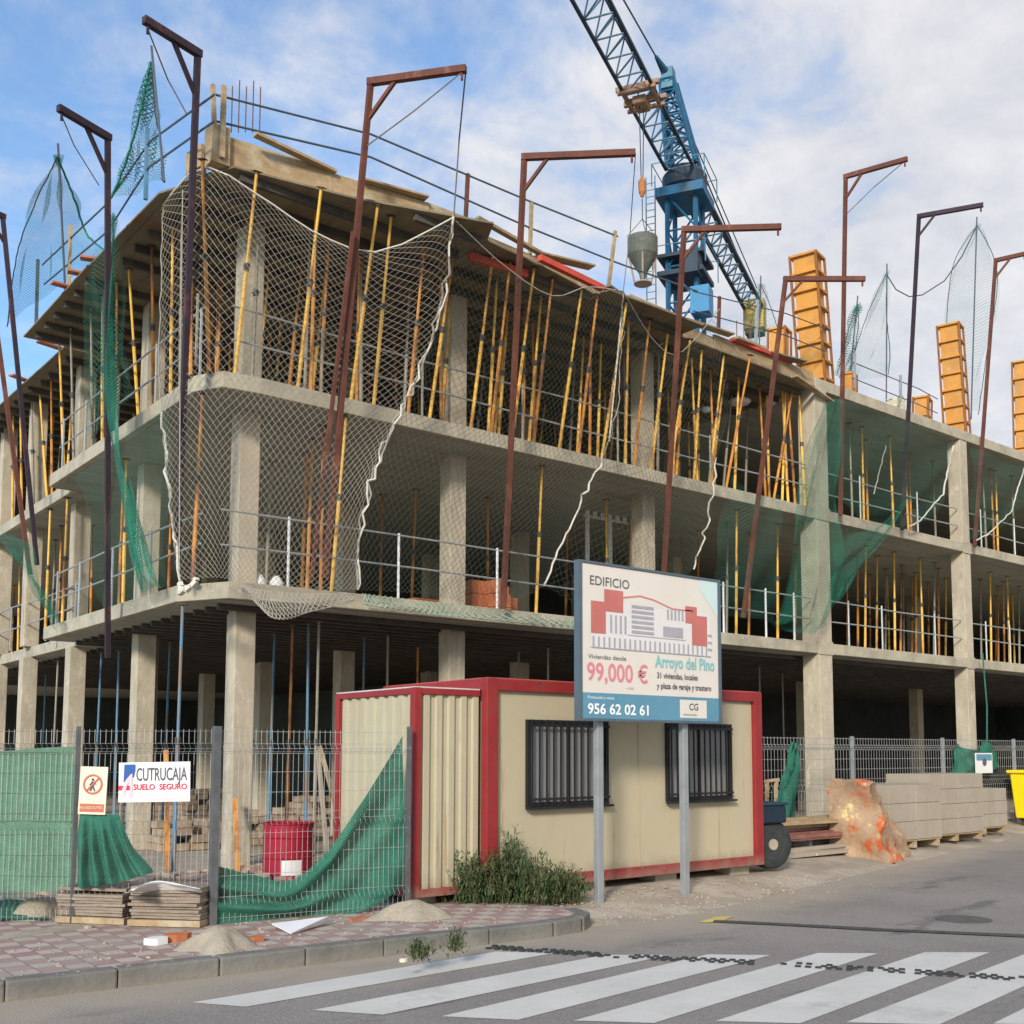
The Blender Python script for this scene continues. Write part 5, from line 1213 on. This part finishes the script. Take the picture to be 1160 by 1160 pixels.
M.build('label_sheet', whitem, d)
# stacks of tiles
def tstack(p, q, n, depth, label, t=.027, seed=0):
    rr = random.Random(seed); p, q = Vector(p), Vector(q); d = (q-p); L = d.length; d.normalize(); nn = Vector((-d.y, d.x, 0))
    if nn.dot(CAM-p) > 0: nn = -nn
    e = empty('tile_stack', tuple(p), label, 'tile stack', 'stacks of paving tiles behind the near fence')
    M = MB(); ang = math.atan2(d.y, d.x); m_ = int(L/.40)
    MB().obox((p+q)/2+nn*depth/2+Vector((0,0,.04)), (L, depth, .06), Matrix.Rotation(ang, 3, 'Z')).build('pallet', timber, e)
    M = MB()
    for k in range(n):
        for i in range(m_):
            w_ = L/m_; z = .08+k*(t+.004)
            if k > n-3 and rr.random() < .3: continue
            c = p+d*(w_*(i+.5)+rr.uniform(-.015,.015))+nn*(depth/2+rr.uniform(-.02,.02))
            M.obox((c.x, c.y, z+t/2+rr.uniform(0,.003)), (w_*.96, depth*.95, t), Matrix.Rotation(ang+rr.uniform(-.04,.04), 3, 'Z')@Matrix.Rotation(rr.uniform(-.012,.012), 3, 'Y'))
    M.build('tiles', cardm, e); return e
tstack(HP(62,1046,0), HP(140,1049,0), 9, .5, 'lower stack of beige paving tiles, left of the pair', seed=1)
tstack(HP(144,1050,0), HP(226,1052,0), 10, .5, 'taller stack of beige paving tiles beside the dark fence post', seed=2)
tag(sheet('white_sheet', [[HP(150,1008,.42), HP(180,998,.46), HP(226,1006,.42)], [HP(140,1012,.34), HP(182,1008,.36), HP(228,1010,.36)]], 14, 6, whitem, wob=.015, seed=5, solid=.004), 'white sheet lying over the taller tile stack', 'sheet')
tag(sheet('white_sheet', [[HP(0,1010,.28), HP(20,1008,.3), HP(42,1012,.26)], [HP(0,1018,.18), HP(22,1018,.18), HP(44,1020,.16)]], 12, 6, whitem, wob=.015, seed=6, solid=.004), 'white sheet left of the lower tile stack', 'sheet')
def mound(c, rx, ry, h, m, label, seed=0, name='sand_heap', cat='sand heap', rot=0, bumpy=.10):
    rr = random.Random(seed); M = MB(); nr, na = 14, 36; ph = [rr.uniform(0, 6) for _ in range(5)]
    for i in range(nr+1):
        for j in range(na):
            f = i/nr; t_ = 2*pi*j/na; k = 1+bumpy*sin(3*t_+ph[0])+bumpy*.7*sin(5*t_+ph[1])
            x = rx*f*k*cos(t_); y = ry*f*k*sin(t_); z = h*((1-f*f)*.6+(cos(f*pi)*.5+.5)*.4)*(1+f*bumpy*sin(7*f+4*t_+ph[2]))-.01
            x, y = x*cos(rot)-y*sin(rot), x*sin(rot)+y*cos(rot); M.v.append((c[0]+x, c[1]+y, c[2]+z+rr.uniform(-.006,.006)*(h/.3)))
    for i in range(nr):
        for j in range(na): M.f.append((i*na+j, (i+1)*na+j, (i+1)*na+(j+1)%na, i*na+(j+1)%na))
    return tag(M.build(name, m, smooth=True), label, cat)
p = HP(241, 1078, 0); mound((p.x+.12, p.y+.17, 0), .38, .33, .18, sandm, 'small grey sand heap at the foot of the dark fence post', 1, bumpy=.2)
p = HP(468, 1043, 0); mound((p.x+.14, p.y+.22, 0), .45, .36, .18, sandm, 'sand heap in front of the corrugated cabin beside the weeds', 2, bumpy=.2)
p = HP(30, 1040, 0); mound((HP(50,1040,0).x, HP(50,1040,0).y+.2, 0), .35, .3, .22, sandm, 'pale earth heap left of the lower tile stack', 3)
# broken tiles and litter
def shard(u, v, sx_, sy_, m, label, rz=0, h=.03, seed=0, cat='debris'):
    p = HP(u, v, h/2); rr = random.Random(seed); n = 7; M = MB(); pl = []
    for i in range(n):
        t_ = 2*pi*i/n; pl.append((sx_*cos(t_)*rr.uniform(.7,1), sy_*sin(t_)*rr.uniform(.7,1)))
    pl = [(p.x+x*cos(rz)-y*sin(rz), p.y+x*sin(rz)+y*cos(rz)) for x, y in pl]
    tag(MB().prism(pl, .004, h).build('debris_piece', m), label, cat, 'litter on the pavement')
shard(178, 1066, .13, .10, whitem, 'crumpled white paper left of the small sand heap', seed=1, h=.06)
shard(200, 1062, .14, .10, brickm, 'broken red brick piece left of the small sand heap', seed=2, h=.07)
shard(288, 1064, .12, .07, brickm, 'broken red brick piece right of the small sand heap', seed=3, h=.05)
shard(415, 1040, .25, .05, brickm, 'red brick sliver below the green sheet', seed=4, h=.03, rz=.2)
shard(100, 1050, .05, .05, stonem, 'small stone on the tiles at left', seed=5)
shard(457, 1088, .04, .03, creams, 'tiny pale pebble at the kerb by the weeds', seed=6)
wp = [HP(308,1052,.03), HP(345,1052,.03), HP(378,1040,.08), HP(370,1042,.09)]
M = MB(); M.add([HP(308,1046,.05), HP(330,1057,.02), HP(376,1043,.03), HP(372,1038,.10)], [(0,1,2,3)]); tag(M.build('white_board', whitem, solid=.012), 'thin white board lying under the drooping green sheet', 'board', None)
# rubble scattered in the site
def scatter(name, n, fa, fb, smin, smax, m, label, seed):
    rr = random.Random(seed); M = MB()
    for i in range(n):
        a_ = rr.uniform(*fa); b2 = rr.uniform(*fb); s_ = rr.uniform(smin, smax)
        R3 = Matrix.Rotation(rr.uniform(0, 6), 3, 'Z')@Matrix.Rotation(rr.uniform(-.4,.4), 3, 'X')
        M.obox((a_, b2, gz(a_, b2)+s_*.25), (s_*rr.uniform(.7,1.6), s_, s_*rr.uniform(.4,.8)), R3)
    o = M.build(name, m); tag(o, label, 'rubble', None, 'stuff'); return o
scatter('rubble', 420, (-2.2, 1.2), (-2.2, .6), .04, .16, junkm, 'brick rubble scattered behind the near fence', 1)
scatter('rubble', 260, (7.0, 12.5), (-2.6, .4), .05, .2, junkm, 'brick and stone rubble right of the long cabin', 2)
scatter('rubble', 260, (12.5, 24), (-.8, .6), .05, .22, junkm, 'rubble along the far fence foot', 3)
scatter('pebbles', 500, (2.2, 8), (-5.9, -4.4), .008, .03, stonem, 'pebbles on the gravel apron', 4)
scatter('pebbles', 260, (-3.6, 1.9), (-5.6, -3.9), .008, .028, stonem, 'grit on the tiled pavement', 5)
tanm = mat('tan_block', (.33, .25, .18), .9, .35, 3)
def blockpile(u, v, nx, nz, label, seed, b2=.0, m=tanm):
    rr = random.Random(seed); p = HP(u, v, 0); M = MB()
    for k in range(nz):
        for i in range(nx):
            for j in range(3):
                if rr.random() < .12*k: continue
                M.obox((p.x+i*.27+rr.uniform(-.02,.02), p.y+j*.22+rr.uniform(-.02,.02), .07+k*.13), (.25,.2,.12), Matrix.Rotation(rr.uniform(-.12,.12), 3, 'Z'))
    tag(M.build('block_pile', m), label, 'block pile', 'piles of clay blocks behind the near fence')
blockpile(188, 965, 4, 4, 'pile of tan clay blocks seen below the company sign', 21)
blockpile(283, 958, 5, 5, 'pile of tan clay blocks between the corner column and the red drum', 22)
blockpile(345, 945, 5, 6, 'tallest pile of tan clay blocks behind the red drum', 23)
blockpile(150, 940, 4, 5, 'pile of tan clay blocks beside the second side column', 24)
blockpile(215, 930, 5, 6, 'far pile of tan clay blocks left of the corner column', 25)
for i, (u0, v0, u1, v1, b0, m_, lb) in enumerate(((398,905,362,845,1.0,timber,'pale plank leaning left of the small cabin'),(372,960,360,850,.4,stonem,'thin pale batten leaning near the small cabin'),(270,975,266,905,.2,prop_o,'short rusty bar standing right of the corner column'),(190,985,188,850,.3,prop_o,'rusty upright behind the company sign'))):
    p_ = PB(u0, v0, b0); q_ = PB(u1, v1, b0+.4); p_.z = 0.0
    tag(MB().bar(p_, q_, .06, .05, (1,0,0)).build('leaning_bar', m_), lb, 'bar')
# bundle of bars and pipes right of the cabin
rr = random.Random(5)
for nm, m, n, zz0, lab in (('pipe_bundle', mat('tube_dull_red', (.25,.11,.09), .8, .3, 5), 9, .30, 'bundle of reddish tubes lying right of the green twisted sheet'), ('timber_bundle', stonem, 7, .08, 'bundle of pale planks under the reddish tubes'), ('timber_bundle', timber, 5, .50, 'brown boards on top of the reddish tubes')):
    M = MB(); p = HP(903, 958, 0)
    for i in range(n):
        yy = -3.0+rr.uniform(-.35,.35); z = zz0+rr.uniform(-.05,.07); M.bar((7.9+rr.uniform(-.2,.2), yy, z), (10.6+rr.uniform(-.2,.2), yy+rr.uniform(-.1,.1), z+rr.uniform(-.03,.03)), .07, .06)
    tag(M.build(nm, m), lab, 'bundle', None)
tag(sheet('white_sheet', [[HP(903,950,.2), HP(918,946,.3)], [HP(900,968,.02), HP(922,966,.02)]], 10, 8, whitem, wob=.03, seed=16, solid=.004), 'crumpled white plastic right of the wheel', 'sheet')
tag(MB().obox(HP(925,966,.03), (.7,.12,.03), Matrix.Rotation(.5,3,'Z')).build('white_board', whitem), 'short white strip lying right of the wheel', 'board')
# yellow timber trestle seen beside cabin
M = MB(); tr = PB(868,900,-1.8)
for u in (869, 879): M.bar(PB(u,905,-1.8), PB(u,884,-1.8), .05, .05, (1,0,0))
M.bar(PB(867,885,-1.8), PB(882,883,-1.8), .05, .05); M.bar(PB(869,904,-1.8), PB(869,950,-1.8), .05, .05, (1,0,0)); M.bar(PB(879,904,-1.8), PB(879,950,-1.8), .05, .05, (1,0,0))
tag(M.build('trestle', timber), 'small timber trestle between cabin end and green sheet', 'trestle')
# wheel machine: small mixer/cart with a tyre against the cabin end
wc = HP(879, 985, 0); wc = Vector((7.0, -4.08, 0))
w = empty('site_cart', (7.0, -4.1, 0), 'small dark cart with one big tyre and blue motor cover against the cabin end', 'cart')
wx, wy = 6.98, -4.10
RW = Matrix.Rotation(-YAW*.35, 3, 'Z')@Matrix.Rotation(pi/2, 3, 'X')
MB().lathe([(.20,-.11),(.31,-.13),(.35,-.09),(.36,0),(.35,.09),(.31,.13),(.20,.11)], (wx, wy, .36), 32, RW).build('tyre', rubberm, w, smooth=True)
MB().lathe([(.03,-.12),(.08,-.125),(.08,.125),(.03,.12)], (wx, wy, .36), 20, RW).build('rim', stonem, w)
MB().lathe([(.12,-.10),(.24,-.115),(.24,.115),(.12,.10)], (wx, wy, .36), 24, RW).build('wheel_disc', darkpost, w)
MB().obox((wx-.06, wy+.02, .80), (.50,.42,.26), Matrix.Rotation(-.2, 3, 'Z')).build('motor_cover', mat('cover_blue', (.012,.025,.04), .5, .2, 4), w, bevel=.03)
MB().obox((wx-.06, wy+.02, .95), (.54,.46,.04), Matrix.Rotation(-.2, 3, 'Z')).build('lid', mat('lid_blue', (.015,.045,.065), .5, .2, 4), w, bevel=.01)
MB().bar((wx, wy+.1, .36), (wx-.05, wy+.1, .75), .05, .05, (1,0,0)).bar((wx+.18, wy+.2, .02), (wx+.14, wy+.1, .9), .035, .035, (1,0,0)).build('frame', darkpost, w)
# wrapped rubble block
p0, p1 = HP(946, 968, -.03), HP(1024, 970, -.03)
def lump():
    rr = random.Random(9); e = None
    base = [Vector((9.8, -3.1, -.05)), Vector((10.1, -4.1, -.16)), Vector((11.35, -3.75, -.16)), Vector((11.2, -2.75, -.02))]
    tops = [Vector((9.85, -3.1, 1.20)), Vector((10.05, -3.85, 1.18)), Vector((10.75, -3.3, 1.12)), Vector((10.9, -2.8, 1.14))]
    M = MB(); n = 10
    def face(a, b2, c, d2, k=12):
        o = len(M.v)
        for i in range(k+1):
            for j in range(k+1):
                u, v = i/k, j/k; p = (a*(1-u)+b2*u)*(1-v)+(d2*(1-u)+c*u)*v
                q = Vector((sin(p.x*9+p.z*7), sin(p.y*8+p.z*6+1), sin(p.x*7+p.y*9)))*.06+Vector((sin(p.z*23+p.x*17), sin(p.z*19), sin(p.y*21)))*.02
                M.v.append(tuple(p+q))
        for i in range(k):
            for j in range(k): m_ = o+i*(k+1)+j; M.f.append((m_, m_+k+1, m_+k+2, m_+1))
    for i in range(4): face(base[i], base[(i+1)%4], tops[(i+1)%4], tops[i])
    face(tops[0], tops[1], tops[2], tops[3])
    return M.build('wrapped_block', sackm, smooth=True)
tag(lump(), 'torn orange and cream wrapped block at the left end of the stone pallets', 'wrapped load')
# pallets of paving stone
def stonep(x0, x1, y0, y1, rows, h, label, sl=0, t=.24):
    e = empty('stone_pallet', ((x0+x1)/2, y0, 0), label, 'stone pallet', 'pallets of paving stone by the road')
    M = MB()
    for x in (x0+.05, (x0+x1)/2-.05, x1-.15): M.box(x, y0+.03, -.03, x+.1, y1-.03, .09)
    M.box(x0, y0+.02, .092, x1, y1-.02, .115); M.build('pallet', timber, e)
    k = 0; z = .12
    M = MB(); n = max(1, int((x1-x0)/.42)) 
    while k < rows:
        for i in range(n):
            xa = x0+(x1-x0)*i/n; xb = x0+(x1-x0)*(i+1)/n
            M.box(xa+.003+random.uniform(0,.008), y0+random.uniform(0,.012), z+.002, xb-.003, y1-random.uniform(0,.01), z+t-.004)
        z += t; k += 1
    M.build('stones', stonem, e, bevel=.006)
    return e
# laid out along the road: positions follow the gravel edge
stonep(11.25, 13.0, -3.35, -2.4, 3, .9, 'first stone pallet, directly behind the wrapped block', t=.33)
stonep(13.1, 15.1, -3.05, -2.1, 4, .9, 'tallest pallet of pale paving stone in the middle of the row', t=.29)
stonep(15.2, 17.0, -2.55, -1.5, 3, .7, 'last lower pallet of pale stone, beside the yellow bin', t=.27)
# yellow bin
p = HP(1148, 938, -.02)
yb = empty('yellow_bin', (20.15, -1.75, 0), 'bright yellow wheeled bin cut by the right picture edge', 'bin')
cx_, cy_ = 20.15, -1.75
M = MB(); lo = [(-.42,-.42),(.42,-.42),(.42,.42),(-.42,.42)]
vs = [(cx_+x, cy_+y, .12) for x, y in lo]+[(cx_+x*1.18, cy_+y*1.18, 1.18) for x, y in lo]
M.add(vs, [(0,3,2,1),(4,5,6,7),(0,1,5,4),(1,2,6,5),(2,3,7,6),(3,0,4,7)]).build('body', yelbin, yb, bevel=.03)
MB().box(cx_-.56, cy_-.56, 1.19, cx_+.56, cy_+.56, 1.27).build('lid', yelbin, yb, bevel=.03)
for x in (-.28, .28):
    for y in (-.28, .28): MB().tube((cx_+x-.03, cy_+y, .08), (cx_+x+.03, cy_+y, .08), .08, 12).build('wheel', rubberm, yb)
M = MB()
for i in range(60): M.obox((17.4+rr.uniform(0,1.3), -.7+rr.uniform(-.5,.4), .1+rr.uniform(0,.7)), (rr.uniform(.1,.4), rr.uniform(.08,.2), rr.uniform(.05,.15)), Matrix.Rotation(rr.uniform(0,6),3,'Z'))
tag(M.build('brick_heap', brickm), 'reddish brick heap between the stone pallets and the yellow bin', 'brick heap')
# ------------------------------------------------------------------ weeds
def weeds(cx0, cy0, rx, ry, hts, n, label, seed, leaf=.045):
    rr = random.Random(seed); e = empty('weed_bush', (cx0, cy0, 0), label, 'weed bush', 'weeds on the pavement')
    S = MB(); A_ = MB(); B_ = MB()
    for i in range(n):
        f = rr.random()**.6; t_ = rr.uniform(0, 2*pi); x = cx0+rx*f*cos(t_)*.8; y = cy0+ry*f*sin(t_)*.8
        h = hts(x-cx0)*rr.choice((.5,.6,.65,.7,.75,.85,1.0))*rr.uniform(.85, 1.0)*(1-.35*f); lean = Vector(((x-cx0)*.8+rr.uniform(-.25,.25), (y-cy0)*.6+rr.uniform(-.2,.2), 0))
        p = Vector((x, y, 0)); q = [p]
        for k in range(1, 6): q.append(p+lean*(k/5)**1.4*h*1.3+Vector((rr.uniform(-.01,.01), rr.uniform(-.01,.01), h*k/5)))
        S.path(q, .004, 3)
        nl = int(h*60)+6
        for k in range(nl):
            u = rr.random()**.85*4.99; i0 = int(u); c = q[i0].lerp(q[i0+1], u-i0)+Vector((rr.gauss(0,.035), rr.gauss(0,.035), rr.gauss(0,.025)))
            s_ = leaf*rr.uniform(.45,1.4); R3 = Matrix.Rotation(rr.uniform(0,6), 3, 'Z')@Matrix.Rotation(rr.uniform(-1.2,1.2), 3, 'X')
            vs = [c+R3@Vector(v)*s_ for v in ((0,-.6,0),(.2,.1,.06),(0,1.1,0),(-.2,.1,.06))]
            (A_ if rr.random() < .70 else B_).add(vs, [(0,1,2,3)])
    S.build('stems', stemm, e); A_.build('leaves', leafA, e); B_.build('dry_leaves', leafB, e)
def hb(x): return .62-.35*abs(x/1.0)**1.2+.16*sin(x*9)+.1*sin(x*23)
p0, p1 = HP(500, 1030, 0), HP(655, 1030, 0)
cx0, cy0 = (p0.x+p1.x)/2, (p0.y+p1.y)/2
# built in a frame that runs along the cabin front: several clumps
for i, (u, hh, rx) in enumerate(((520,.62,.26),(552,.58,.26),(582,.78,.24),(612,.52,.26),(640,.30,.24))): pass
def clump(u, v, h, r_, n, lab, seed, leaf=.05):
    p = HP(u, v, 0); weeds(p.x, p.y, r_, r_, lambda x: h, n, lab, seed, leaf)
clump(520, 1022, .76, .27, 48, 'leafy weed clump in front of the corrugated cabin, leftmost of the bush row', 1)
clump(552, 1022, .72, .28, 46, 'weed clump below the red corner post of the long cabin', 2)
clump(580, 1022, 1.0, .26, 56, 'tallest weed clump, a spike rising against the cream wall', 3)
clump(610, 1024, .74, .28, 44, 'weed clump right of the tallest spike', 4)
clump(640, 1020, .50, .28, 50, 'lowest dry weed clump beside the billboard post', 5)
clump(475, 1084, .22, .10, 22, 'small green weed growing at the kerb, left of the pair', 6, .035)
clump(515, 1077, .27, .08, 18, 'thin stalky weed at the kerb, right of the pair', 7, .03)
